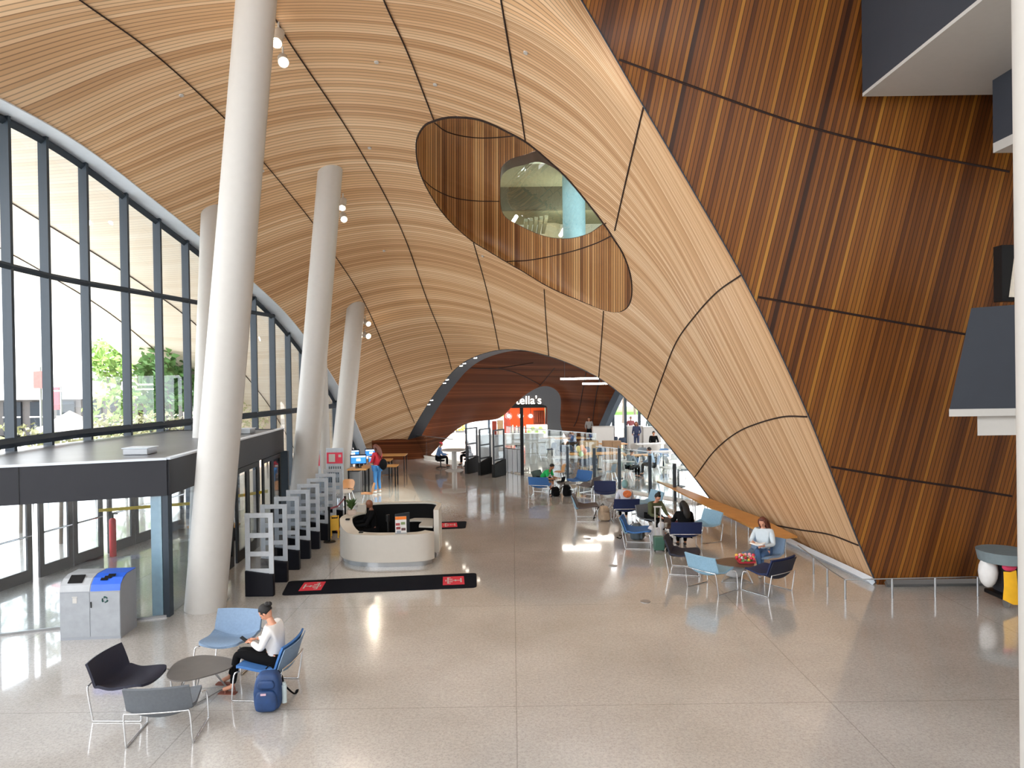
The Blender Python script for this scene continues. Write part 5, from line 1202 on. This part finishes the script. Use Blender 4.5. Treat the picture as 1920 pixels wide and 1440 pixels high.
def ring_wall(a_list, ro, ri, zf, name, m, z0=.0, par=dt):
    bm = MB(); prev = None
    for a in a_list:
        c, s = math.cos(R(a)), math.sin(R(a)); o_, i_ = ro(a), ri(a); h = zf(a)
        cur = [bm.verts.new((c * o_, s * o_, z0)), bm.verts.new((c * o_, s * o_, h)), bm.verts.new((c * i_, s * i_, h)), bm.verts.new((c * i_, s * i_, z0))]
        if prev:
            for k in range(4): bm.faces.new((prev[k], cur[k], cur[(k + 1) % 4], prev[(k + 1) % 4]))
        else: bm.faces.new(cur)
        prev = cur
    bm.faces.new(prev[::-1]); return obj(name, bm, m, par, 35)
def arc(a0, a1, st=3.0): n = max(2, int((a1 - a0) / st)); return [a0 + (a1 - a0) * i / n for i in range(n + 1)]
low = arc(192, 324); ledge = arc(145, 192); high = arc(-14, 145)
ring_wall(low, rad, lambda a: rad(a) - .3, lambda a: hgt(a) , 'front_counter', dw, .12)
ring_wall(ledge, rad, lambda a: rad(a) - .3, hgt, 'side_ledge', dw, .12)
ring_wall(high, rad, lambda a: rad(a) - .13, lambda a: 1.17, 'back_screen', dw, .12)
ring_wall(arc(-14, 324), lambda a: rad(a) - .07, lambda a: rad(a) - .16, lambda a: .125, 'plinth', M_steel, 0)
blk = mat('desk interior', '0A0A0C', .7, spec=.15)
ring_wall(arc(-10, 143), lambda a: rad(a) - .135, lambda a: rad(a) - .15, lambda a: 1.13, 'inner_lining', blk, .1)
ring_wall(arc(148, 316), lambda a: rad(a) - .305, lambda a: rad(a) - .32, lambda a: hgt(a) - .03, 'inner_lining', blk, .1)
ring_wall(arc(-14, 60), lambda a: rad(a) - .16, lambda a: rad(a) - .52, lambda a: .76, 'work_surface', dw, .72)
b_ = MB(); cyl(b_, (0, 0, .005), (0, 0, .012), .95, .95, 48); obj('dark_floor', b_, blk, dt)
def on_ring(a, r, z): return dc + V3(math.cos(R(a)) * r, math.sin(R(a)) * r, z)
t = thing('desk_sign', 'small printed sign stand with an orange header on the desk counter', 'sign', on_ring(292, 1.1, .76), R(10))
b_ = MB(); box(b_, (0, 0, .2), (.26, .02, .4)); obj('board', b_, mat('sign paper', 'D9D6D2', .5), t)
b_ = MB(); box(b_, (0, -.012, .365), (.26, .004, .07)); obj('header', b_, mat('sign orange', 'E87A22', .5), t)
for i, (x, z, c_) in enumerate(((-.07, .22, 'A84A4A'), (.05, .24, '7A8A5A'), (-.06, .13, '8A3A3A'), (.06, .1, '5A3A3A'), (-.05, .04, '9AA0A8'))):
    b_ = MB(); box(b_, (x, -.012, z), (.1, .004, .06)); obj('picture', b_, mat('pic' + c_, c_, .5), t)
b_ = MB(); box(b_, (0, 0, .008), (.28, .1, .016)); obj('foot', b_, M_steel, t)
for a, l in ((238, 'small black card reader on the low desk counter'), (196, 'small black card reader at the upper end of the sloping desk edge')):
    t = thing('card_reader', l, 'card reader', on_ring(a, 1.05, hgt(a))); b_ = MB(); box(b_, (0, 0, .015), (.1, .08, .03)); obj('body', b_, M_black, t, bevel=.005); b_ = MB(); box(b_, (0, 0, .032), (.07, .05, .004)); obj('pad', b_, M_fascia, t)
t = thing('desk_microphone', 'slim black post lamp standing inside the desk', 'lamp', on_ring(275, .78, .0)); b_ = MB(); cyl(b_, (0, 0, 0), (0, 0, 1.1), .022); obj('pole', b_, M_black, t); b_ = MB(); cyl(b_, (0, 0, 1.0), (0, 0, 1.16), .045, .045, 12); obj('head', b_, M_black, t, 40)
t = thing('office_chair', 'black mesh office chair inside the reception desk', 'chair', dc + V3(.15, .05, 0), R(40))
b_ = MB(); box(b_, (0, 0, .48), (.48, .46, .07)); obj('seat', b_, c_black, t, bevel=.03); b_ = MB(); box(b_, (0, -.25, .82), (.42, .04, .52)); obj('backrest', b_, mat('mesh back', '2C3238', .7), t, bevel=.03); b_ = MB(); cyl(b_, (0, 0, .08), (0, 0, .46), .03); obj('column', b_, M_black, t)
for i in range(5): a = i * 2 * PI / 5; b_ = MB(); tube(b_, [(0, 0, .1), (math.cos(a) * .28, math.sin(a) * .28, .05)], .02, 6); obj('leg', b_, M_black, t)
t = thing('potted_plant', 'small leafy green plant in a pale square pot on the desk ledge', 'plant', on_ring(166, 1.07, .98), R(20))
b_ = MB(); box(b_, (0, 0, .06), (.2, .16, .12)); obj('pot', b_, mat('pot', 'C9B5A6', .6), t, bevel=.01)
b_ = MB()
for i in range(46):
    a = random.uniform(0, 6.3); r0 = random.uniform(.05, .2); h_ = random.uniform(.1, .3); base = V3(0, 0, .11); tip = V3(math.cos(a) * r0, math.sin(a) * r0, .11 + h_); side = V3(-math.sin(a), math.cos(a), 0) * .025; mid = base.lerp(tip, .65) + V3(0, 0, .04)
    vs = [b_.verts.new(q) for q in (base, mid + side, tip, mid - side)]; b_.faces.new(vs)
obj('leaves', b_, mat('plant green', '44602C', .5, noise=.2), t)
# stanchions with belt, wet floor sign
def stan(x, y, label):
    t = thing('stanchion', label, 'stanchion', (x, y, 0)); b = MB(); cyl(b, (0, 0, 0), (0, 0, .02), .17, .15, 24); obj('base', b, M_black, t, 40); b = MB(); cyl(b, (0, 0, .02), (0, 0, .95), .028); obj('pole', b, M_black, t, 40); b = MB(); cyl(b, (0, 0, .86), (0, 0, .96), .036); obj('belt_head', b, M_black, t, 40)
stan(-5.02, 19.25, 'black belt stanchion nearer the security gates'); stan(-5.0, 21.0, 'black belt stanchion behind the wet floor sign')
b_ = MB(); sheet(b_, [[V3(-5.02, 19.29, .92), V3(-5.0, 20.1, .84), V3(-5.0, 20.96, .92)], [V3(-5.02, 19.29, .87), V3(-5.0, 20.1, .79), V3(-5.0, 20.96, .87)]], .004); tag(obj('barrier_belt', b_, mat('belt red', '7A2438', .7)), 'dark red belt between the two black stanchions', 'belt')
t = thing('wet_floor_sign', 'yellow A-frame wet floor sign beside the reception desk', 'sign', (-5.0, 19.75, 0), R(10)); yw = mat('sign yellow', 'E9B818', .5)
for s_ in (-1, 1):
    b_ = MB(); M_ = Matrix.Translation((0, 0, .62)) @ Matrix.Rotation(R(16) * s_, 4, 'X')
    for q, sz in (((-.1, 0, -.31), (.03, .015, .62)), ((.1, 0, -.31), (.03, .015, .62)), ((0, 0, -.25), (.2, .01, .32)), ((0, 0, -.02), (.14, .02, .05))): box(b_, q, sz, M=M_)
    obj('panel', b_, yw, t)

# ------------------------------------------------------------------ wooden bench along the vault foot
bt = thing('long_bench', 'long bench with a pale oak plank top on thin steel legs along the vault foot', 'bench', (6.5, 17, 0))
oak = mat('bench oak', 'C58F4E', .45, noise=.12, nscale=3)
pa = [(6.22 - 6.5, 0), (6.85 - 6.5, .12), (6.75 - 6.5, 2.5), (6.25 - 6.5, 5.4), (5.75 - 6.5, 8.5), (5.35 - 6.5, 9.4), (5.5 - 6.5, 8.0), (5.75 - 6.5, 5.0), (6.02 - 6.5, 2.2)]
b_ = MB(); prism(b_, pa, .42, .47); obj('plank', b_, oak, bt, bevel=.006)
for i in range(9):
    y = .3 + i * 1.05; xl = (-.24 - .098 * y * 1.0) + .06
    for dx in (0, .34 if y < 3 else .3):
        b_ = MB(); cyl(b_, (xl + dx, y, 0), (xl + dx, y, .42), .014, .014, 8); obj('leg', b_, M_chrome, bt)
# low cane rail
lr = thing('low_rail', 'low thin metal rail on short posts before the vault tip and the batten wall', 'rail', (6.4, 13.75, 0))
RP = [(6.65, 16.6), (6.55, 15.5), (6.45, 14.6), (6.42, 13.75), (7.35, 13.78), (8.2, 13.8), (9.05, 13.83)]
b_ = MB(); tube(b_, [(x - 6.4, y - 13.75, .38) for x, y in RP], .012, 6); obj('rail', b_, M_steel, lr)
for x, y in RP[1:]: b_ = MB(); cyl(b_, (x - 6.4, y - 13.75, 0), (x - 6.4, y - 13.75, .38), .02); obj('post', b_, M_steel, lr)
# janitor cart
q = G(1880, 1136); jc = thing('janitor_cart', 'cleaning cart with hanging cloths, half hidden by the white column', 'cart', q)
b_ = MB(); box(b_, (.35, .1, .2), (.95, .5, .08)); obj('base', b_, M_black, jc, bevel=.02)
b_ = MB(); cyl(b_, (.1, .1, .82), (.1, .1, 1.02), .42, .46, 20); obj('grey_tub', b_, mat('tub grey', '6E7A7E', .6), jc, 40)
b_ = MB(); ball(b_, (-.2, .1, .62), (.17, .15, .3), 12); obj('white_bag', b_, mat('bag white', 'D6D4D2', .6), jc, 60)
b_ = MB(); ball(b_, (.02, -.16, .78), (.14, .05, .09), 12); obj('pink_cloth', b_, mat('cloth pink', 'C83A5E', .8), jc, 60)
b_ = MB(); sheet(b_, [[V3(-.12, -.2, .7), V3(-.02, -.24, .7), V3(.1, -.2, .72)], [V3(-.14, -.24, .45), V3(0, -.27, .42), V3(.1, -.23, .45)], [V3(-.17, -.25, .2), V3(-.02, -.3, .12), V3(.1, -.25, .1)]], .02); obj('yellow_cloth', b_, mat('cloth yellow', 'E8AE1A', .8), jc, 60)
b_ = MB(); box(b_, (.33, -.2, .68), (.32, .06, .22)); obj('white_cloth', b_, mat('bag white', 'D6D4D2'), jc, bevel=.03)
b_ = MB(); box(b_, (.35, .08, .5), (.7, .4, .55)); obj('dark_body', b_, mat('cart dark', '24242A', .6), jc, bevel=.03)
for x in (0, .7): b_ = MB(); cyl(b_, (x - .02, -.1, .08), (x + .02, -.1, .08), .08, .08, 16); obj('caster', b_, M_steel, jc)
# foot bracket by the tall column, floor outlet discs
q = G(404, 1138); t = thing('floor_bracket', 'small bent steel bracket on the floor beside the tall white column', 'bracket', q); b_ = MB(); tube(b_, smooth_path([(0, 0, 0), (0, 0, .16), (.12, .02, .16), (.12, .02, .06), (.2, .05, .1), (.26, .06, .17)], 4), .01, 6); obj('rod', b_, M_steel, t)
for px, py, l in ((1210, 1128, 'nearest round floor outlet cover'), (1149, 1061, 'middle round floor outlet cover'), (1101, 1010, 'farthest round floor outlet cover, close to the taupe chair')):
    q = G(px, py); b_ = MB(); cyl(b_, (0, 0, 0), (0, 0, .008), .1, .1, 24); o = tag(obj('floor_outlet', b_, M_steel), l + ', flush in the terrazzo', 'outlet cover', 'round floor outlet covers'); o.location = q

# ------------------------------------------------------------------ spotlights hanging from the vault
def spot(px, py, on, label, drop=.55, aim=(0, -.55, -.8), e=60):
    c = ceil_at(px, py - 14); t = thing('spotlight', label, 'spotlight', c, 0, 'spotlights near the column heads')
    d = V3(*aim).normalized(); b = MB(); cyl(b, (0, 0, .1), (0, 0, -drop * .5), .02); obj('stem', b, M_white, t)
    h0 = V3(0, 0, -drop * .5); b = MB(); cyl(b, h0 - d * .1, h0 + d * .3, .11, .12, 20); obj('housing', b, M_white, t, 40)
    b = MB(); cyl(b, h0 + d * .3, h0 + d * .315, .1, .1, 20); obj('lens', b, mat('lamp bright', 'FFF0D8', .4, emit=70) if on else mat('lamp dim', 'FFF4E4', .4, emit=5), t, 40)
    if on:
        L = bpy.data.lights.new('spot', 'SPOT'); L.energy = e; L.spot_size = R(120); L.color = (1, .88, .7); L.shadow_soft_size = .12
        o = bpy.data.objects.new('spot_lamp', L); C.objects.link(o); o.parent = t; o.location = h0 + d * .35; o.rotation_euler = d.to_track_quat('-Z', 'Y').to_euler()
spot(522, 55, True, 'brightly lit white spotlight beside the tall column', e=120); spot(530, 102, False, 'dim white spotlight just below the bright one by the tall column', aim=(.3, -.8, -.6))
spot(643, 377, True, 'lit white spotlight at the head of the second column', e=100); spot(643, 404, False, 'dim white spotlight below the lit one at the second column', aim=(.3, -.8, -.6))
spot(685, 606, False, 'unlit white spotlight at the head of the third column', aim=(.5, -.6, -.3)); spot(684, 630, True, 'lit white spotlight below the unlit one at the third column', aim=(.7, -.7, -.3), e=60)

# ------------------------------------------------------------------ behind the gates: print panels, computers, desks
def kiosk_panel(px, pyb, label):
    q = G(px, pyb); t = thing('book_drop_panel', label, 'panel', q)
    b_ = MB(); box(b_, (0, 0, .95), (.66, .06, 1.7)); obj('panel', b_, mat('panel glass grey', 'AEB6BE', .3), t, bevel=.01)
    b_ = MB(); box(b_, (0, -.035, 1.42), (.6, .02, .42)); o = obj('red_header', b_, mat('header red', 'D2364E', .5), t)
    b_ = MB(); box(b_, (-.1, -.05, 1.42), (.24, .01, .3)); obj('notice', b_, M_white, o); b_ = MB(); box(b_, (.2, -.05, 1.5), (.1, .01, .1)); obj('notice', b_, M_white, o)
    for z in (.95, .52):
        b_ = MB()
        for i in range(6): box(b_, (-.21 + i * .085, -.035, z), (.035, .02, .3))
        obj('louvre', b_, mat('slot dark', '48525C', .5), t)
kiosk_panel(629, 928, 'tall grey panel with a red header and louvres behind the wooden chairs'); kiosk_panel(586, 934, 'grey panel with a red header mostly hidden by the second column')
def monitor(px, py, d, label, w_=.62):
    q = P(px, py, d); t = thing('monitor', label, 'monitor', (q.x, q.y, q.z), R(12))
    b_ = MB(); box(b_, (0, 0, 0), (w_, .04, w_ * .6)); obj('bezel', b_, M_black, t, bevel=.008)
    b_ = MB(); box(b_, (0, -.022, -.01), (w_ - .05, .004, w_ * .48)); s_ = obj('screen', b_, mat('screen blue', '2F78D8', .3, emit=.8), t)
    b_ = MB(); box(b_, (0, -.026, w_ * .17), (w_ - .08, .003, w_ * .09)); box(b_, (0, -.026, -.02), (.16, .003, .1)); obj('window_strip', b_, mat('screen white', 'E8F0F8', .3, emit=.8), s_)
    b_ = MB(); box(b_, (0, .03, -w_ * .36), (.05, .04, w_ * .3)); box(b_, (0, .02, -w_ * .3 - .14), (.24, .18, .02)); obj('stand', b_, M_black, t)
    return q
def desk(x0, x1, y0, y1, z, label, m=oak, leg=M_black):
    t = thing('computer_desk', label, 'desk', ((x0 + x1) / 2, (y0 + y1) / 2, 0)); w_, d_ = x1 - x0, y1 - y0
    b_ = MB(); box(b_, (0, 0, z - .02), (w_, d_, .04)); obj('desk_top', b_, m, t)
    for sx in (-1, 1):
        for sy in (-1, 1): b_ = MB(); box(b_, (sx * (w_ / 2 - .05), sy * (d_ / 2 - .05), (z - .04) / 2), (.05, .05, z - .04)); obj('leg', b_, leg, t)
    return t
m1 = monitor(672, 861, 27.6, 'blue screened monitor, lowest and nearest on the computer desks', .62)
desk(m1.x - .35, m1.x + .38, m1.y - .45, m1.y + .35, m1.z - .34, 'pale oak computer desk with the nearest monitor')
m2 = monitor(662, 850, 30.5, 'blue screened monitor behind and left of the nearest one', .55); desk(m2.x - .8, m2.x + .5, m2.y - .35, m2.y + .35, m2.z - .33, 'pale oak computer desk behind the nearest one')
m3 = monitor(696, 848, 31.5, 'blue screened monitor beside the head of the woman in red', .55); desk(m3.x - .6, m3.x + .9, m3.y - .4, m3.y + .4, m3.z - .33, 'pale oak computer desk beside the woman in red')
m4 = monitor(700, 861, 29.3, 'small blue screened monitor hidden by the woman in red', .42); desk(m4.x - .45, m4.x + 1.0, m4.y - .35, m4.y + .35, m4.z - .26, 'oak side desk behind the woman in red')
for px0, px1, pyb, pyt, l in ((653, 676, 921, 884, 'stainless steel pedestal cabinet under the nearest monitor'), (682, 696, 907, 876, 'smaller steel pedestal cabinet beside the woman in red')):
    a, b = G(px0, pyb), G(px1, pyb); h_ = CAM_H - (pyt - 713) / FPX * a.y; t = thing('pedestal', l, 'cabinet', ((a.x + b.x) / 2, a.y + .1, 0)); b_ = MB(); box(b_, (0, 0, h_ / 2), (b.x - a.x, .5, h_)); obj('body', b_, M_steel, t, bevel=.01); b_ = MB(); box(b_, (0, -.02, h_ + .01), (b.x - a.x + .03, .54, .02)); obj('top', b_, M_black, t)
q = G(735, 884); t = thing('reading_table', 'oak table on thin black legs near the foot of the cafe arch', 'table', (q.x, q.y + .3, 0))
b_ = MB(); box(b_, (0, 0, .76), (1.3, .9, .04)); obj('table_top', b_, oak, t)
for x in (-.6, .6):
    for y in (-.4, .4): b_ = MB(); box(b_, (x, y, .37), (.04, .04, .74)); obj('leg', b_, M_black, t)
q = G(722, 892); t = thing('grey_bag', 'grey roller bag on the floor right of the woman in red', 'bag', q + Vector((.05, .2, 0))); b_ = MB(); box(b_, (0, 0, .3), (.4, .3, .52)); obj('body', b_, mat('bag grey', '5A5A5E', .8), t, bevel=.06); b_ = MB(); tube(b_, smooth_path([(-.1, 0, .56), (0, 0, .64), (.1, 0, .56)], 4), .015, 6); obj('handle', b_, M_black, t)
# plywood chairs with a round white table
ply = mat('plywood', 'C08A58', .4, noise=.1, nscale=4)
def ply_chair(x, y, rz, label, m=ply, leg=M_chrome, name='shell_chair', cat='chair', group=None):
    t = thing(name, label, cat, (x, y, 0), rz, group)
    g = [[V3(s * w_, yy + .05 * s * s * (1 if z > .5 else 0), z + .02 * s * s) for s in (-1, -.6, -.2, .2, .6, 1)] for w_, yy, z in ((.2, .24, .43), (.23, .1, .44), (.23, -.08, .42), (.22, -.17, .44))]
    b = MB(); sheet(b, g, .015); obj('seat', b, m, t, 60)
    g = [[V3(s * w_, yy + .06 * s * s, z) for s in (-1, -.6, -.2, .2, .6, 1)] for w_, yy, z in ((.2, -.18, .48), (.24, -.21, .6), (.24, -.24, .72), (.17, -.26, .8))]
    b = MB(); sheet(b, g, .015); obj('backrest', b, m, t, 60)
    for sx in (-1, 1):
        for sy in (-1, 1): b = MB(); cyl(b, (sx * .14, sy * .12, .42), (sx * .23, sy * .22, 0), .012, .012, 8); obj('leg', b, leg, t)
    return t
tq = G(633, 949); ply_chair(tq.x + .15, tq.y + .75, R(170), 'plywood shell chair behind the round white table'); ply_chair(tq.x + 1.1, tq.y - .15, face_dir(-1, -.2) , 'plywood shell chair right of the round white table, turned sideways')
t = thing('round_table', 'low round white table behind the reception desk', 'table', (tq.x + .05, tq.y - .1, 0)); b_ = MB(); cyl(b_, (0, 0, .5), (0, 0, .53), .48, .48, 40); obj('table_top', b_, M_white, t, 40)
b_ = MB(); cyl(b_, (0, 0, 0), (0, 0, .5), .03); cyl(b_, (0, 0, 0), (0, 0, .02), .24, .22, 24); obj('pedestal', b_, M_chrome, t, 40)
b_ = MB(); box(b_, (0, 0, .008), (.3, .21, .012)); o = tag(obj('paper', b_, M_white), 'white paper lying on the round white table', 'paper'); o.location = (tq.x, tq.y - .2, .525)

# ------------------------------------------------------------------ cafe furniture and guests
pal = {'w': (M_white, M_chrome), 'n': (mat('shell navy', '2E3A4E', .5), M_black), 'o': (ply, M_chrome), 'g': (mat('shell grey', '6A737A', .5), M_chrome), 'b': (mat('shell blue', '5C7FA6', .5), M_chrome)}
CP = {}
def cchair(px, py, rz, c, label):
    q = G(px, py)
    if c not in CP: CP[c] = ply_chair(0, 0, 0, label, *pal[c], name='cafe_chair'); t = CP[c]
    else: t = copy_tree(CP[c])
    t.location = (q.x, q.y, 0); t.rotation_euler = (0, 0, rz); t['label'] = label; t['group'] = 'cafe chairs behind the glass guard'
LB = {'w': 'white', 'n': 'navy', 'o': 'plywood', 'g': 'grey', 'b': 'blue'}
def ctable(px, py, w_, d_, label, h_=.75, m=oak):
    q = G(px, py); t = thing('cafe_table', label, 'table', (q.x, q.y, 0), R(8)); b = MB(); box(b, (0, 0, h_), (w_, d_, .04)); obj('table_top', b, m, t)
    b = MB(); cyl(b, (0, 0, 0), (0, 0, h_ - .02), .04); obj('pedestal', b, M_black, t); b = MB(); cyl(b, (0, 0, 0), (0, 0, .02), .28, .26, 20); obj('foot', b, M_black, t)
TB = [(1055, 845, 2.6, .9, 'oak cafe table in the middle beyond the black post'), (1062, 888, 1.2, .8, 'pale pointed cafe table just behind the glass right of the green shirt'), (1118, 880, 2.6, .9, 'long oak cafe table with the balloon coloured bag'), (1160, 897, 1.2, .8, 'white topped cafe table behind the short post'),
 (1196, 884, 1.2, .7, 'oak cafe table where two guests sit'), (1244, 876, 1.1, .7, 'pale cafe table near the right of the cafe'), (1272, 912, 1.3, .7, 'pale cafe table beside the far end of the bench'), (1235, 858, 2.6, .8, 'long white cafe table before the white counters'), (1150, 858, 1.4, .8, 'oak cafe table before the brown cabinet'), (968, 858, 1.4, .8, 'white cafe table near the kiosk')]
for a in TB: ctable(a[0], a[1], a[2], a[3], a[4], m=(M_white if 'white' in a[4] or 'pale' in a[4] else oak))
CH = [(1055,862,.2,'n'),(1035,858,2.2,'n'),(1095,893,.1,'n'),(1112,890,-.2,'n'),(1050,905,1.2,'o'),(1145,905,1.0,'g'),(1172,902,-1.2,'w'),(1188,893,1.6,'b'),(1214,886,-1.6,'g'),(1228,888,1.5,'b'),(1256,888,-1.4,'w'),(1262,880,.4,'w'),(1246,872,3,'b'),(1205,870,3,'g'),(1178,880,.5,'w'),(1128,870,3,'n'),(1098,868,3,'n'),(1076,862,-1.3,'n'),(1020,850,1.4,'w'),(1000,856,.2,'w'),(975,856,-.2,'w'),(1216,862,.1,'w'),(1228,862,.1,'w'),(1136,862,1.4,'o'),(1164,862,-1.4,'g'),(1282,902,.3,'g'),(1165,845,.2,'n'),(1150,843,.2,'n'),(1190,858,0,'w'),(1252,858,0,'w')]
for px, py, rz, c in CH: cchair(px, py, rz, c, LB[c] + ' shell chair among the cafe tables behind the glass guard')
def guest(px, py, yaw, label, tc, pc=c_black, hc_=h_dark, up_=False, hair='short', sk=M_skinM, cap=None):
    q = G(px, py); return person(label, (q.x, q.y, 0), yaw, standing() if up_ else seated(.25), (sk, tc, pc, hc_, s_dark), hair, detail=False, cap=cap)
mt = lambda n, h: mat(n, h, .8)
guest(1105, 832, R(170), 'person in a grey top and black trousers, standing in the middle of the cafe', mt('top grey', '8A8682'), up_=True)
guest(1194, 846, R(150), 'person in a red scarf and long navy coat, standing in the cafe', mt('coat navy', '2C3350'), mt('coat navy', '2C3350'), h_red, True, 'long')
for px, py, l, c in ((1183, 830, 'small far figure in red behind the standing navy coat', 'A04040'), (1219, 830, 'small far figure in grey green beyond the right counter', '6A7A78')): guest(px, py, R(180), l, mt('far' + c, c), up_=True)
guest(1185, 897, R(-60), 'seated guest in grey behind the tallest short post', mt('top slate', '78828A'), hair='short'); guest(1218, 892, R(70), 'seated guest in a blue grey top and black trousers, legs apart', mt('top blue grey', '7A8FA6'))
guest(1074, 848, R(100), 'seated guest in dark blue at the middle oak table', mt('top dark blue', '33405E')); guest(1226, 850, R(180), 'seated guest before the right white counter, only the dark head showing', c_black)
guest(827, 876, R(-80), 'seated visitor in a red cap and blue top left of the white pedestal table', mt('top denim', '5A7AA6'), cap=mt('cap red', 'C8404A'))
guest(876, 872, R(80), 'seated visitor in dark clothes right of the white pedestal table', c_black)
for px, py, l in ((826, 879, 'black swivel stool under the visitor in the red cap'), (877, 876, 'black stool under the dark clothed visitor')):
    q = G(px, py); t = thing('stool', l, 'stool', q); b_ = MB(); cyl(b_, (0, .1, .36), (0, .1, .42), .2, .2, 16); obj('seat', b_, c_black, t); b_ = MB(); cyl(b_, (0, .1, .05), (0, .1, .4), .03); obj('pole', b_, M_black, t)
    for i in range(5): a = i * 1.257; b_ = MB(); tube(b_, [(0, .1, .1), (math.cos(a) * .27, .1 + math.sin(a) * .27, .04)], .02, 6); obj('leg', b_, M_black, t)
q = G(852, 882); t = thing('pedestal_table', 'white round standing table on a thick white pedestal', 'table', q); b_ = MB(); cyl(b_, (0, 0, .95), (0, 0, 1.0), .62, .62, 32); obj('table_top', b_, M_white, t, 40); b_ = MB(); cyl(b_, (0, 0, .05), (0, 0, .95), .12, .12, 20); obj('pedestal', b_, M_white, t, 40); b_ = MB(); cyl(b_, (0, 0, 0), (0, 0, .06), .45, .35, 24); obj('foot', b_, M_white, t, 40)
a, b = G(1128, 872), G(1152, 872); 
for px, l, c in ((1105, 'tall pale brown timber cabinet in the cafe', 'A88C68'), (1147, 'tall brown timber cabinet before the white cafe counter', '8C6E50')):
    q = G(px, 862); t = thing('cabinet', l, 'cabinet', (q.x, q.y, 0)); b_ = MB(); box(b_, (0, 0, .5), (.95, .5, 1.0)); obj('body', b_, mat('cab' + c, c, .5), t, bevel=.01)
    b_ = MB(); box(b_, (-.22, -.26, .5), (.42, .02, .9)); obj('door', b_, mat('cab' + c, c), t); b_ = MB(); box(b_, (.22, -.26, .5), (.42, .02, .9)); obj('door', b_, mat('cab' + c, c), t)
q = G(1083, 905); t = thing('balloon_bag', 'pastel yellow, orange and green bag standing on the long oak cafe table', 'bag', G(1090, 885) + Vector((0, 0, .77)))
for i, (x, z, c) in enumerate(((-.12, .3, 'F0D890'), (.05, .34, 'F0A870'), (.14, .2, 'E89A80'), (0, .08, 'BFDDA0'))): b_ = MB(); ball(b_, (x, 0, z), (.13, .1, .15), 10); obj('panel', b_, mat('pastel' + c, c, .6), t, 60)
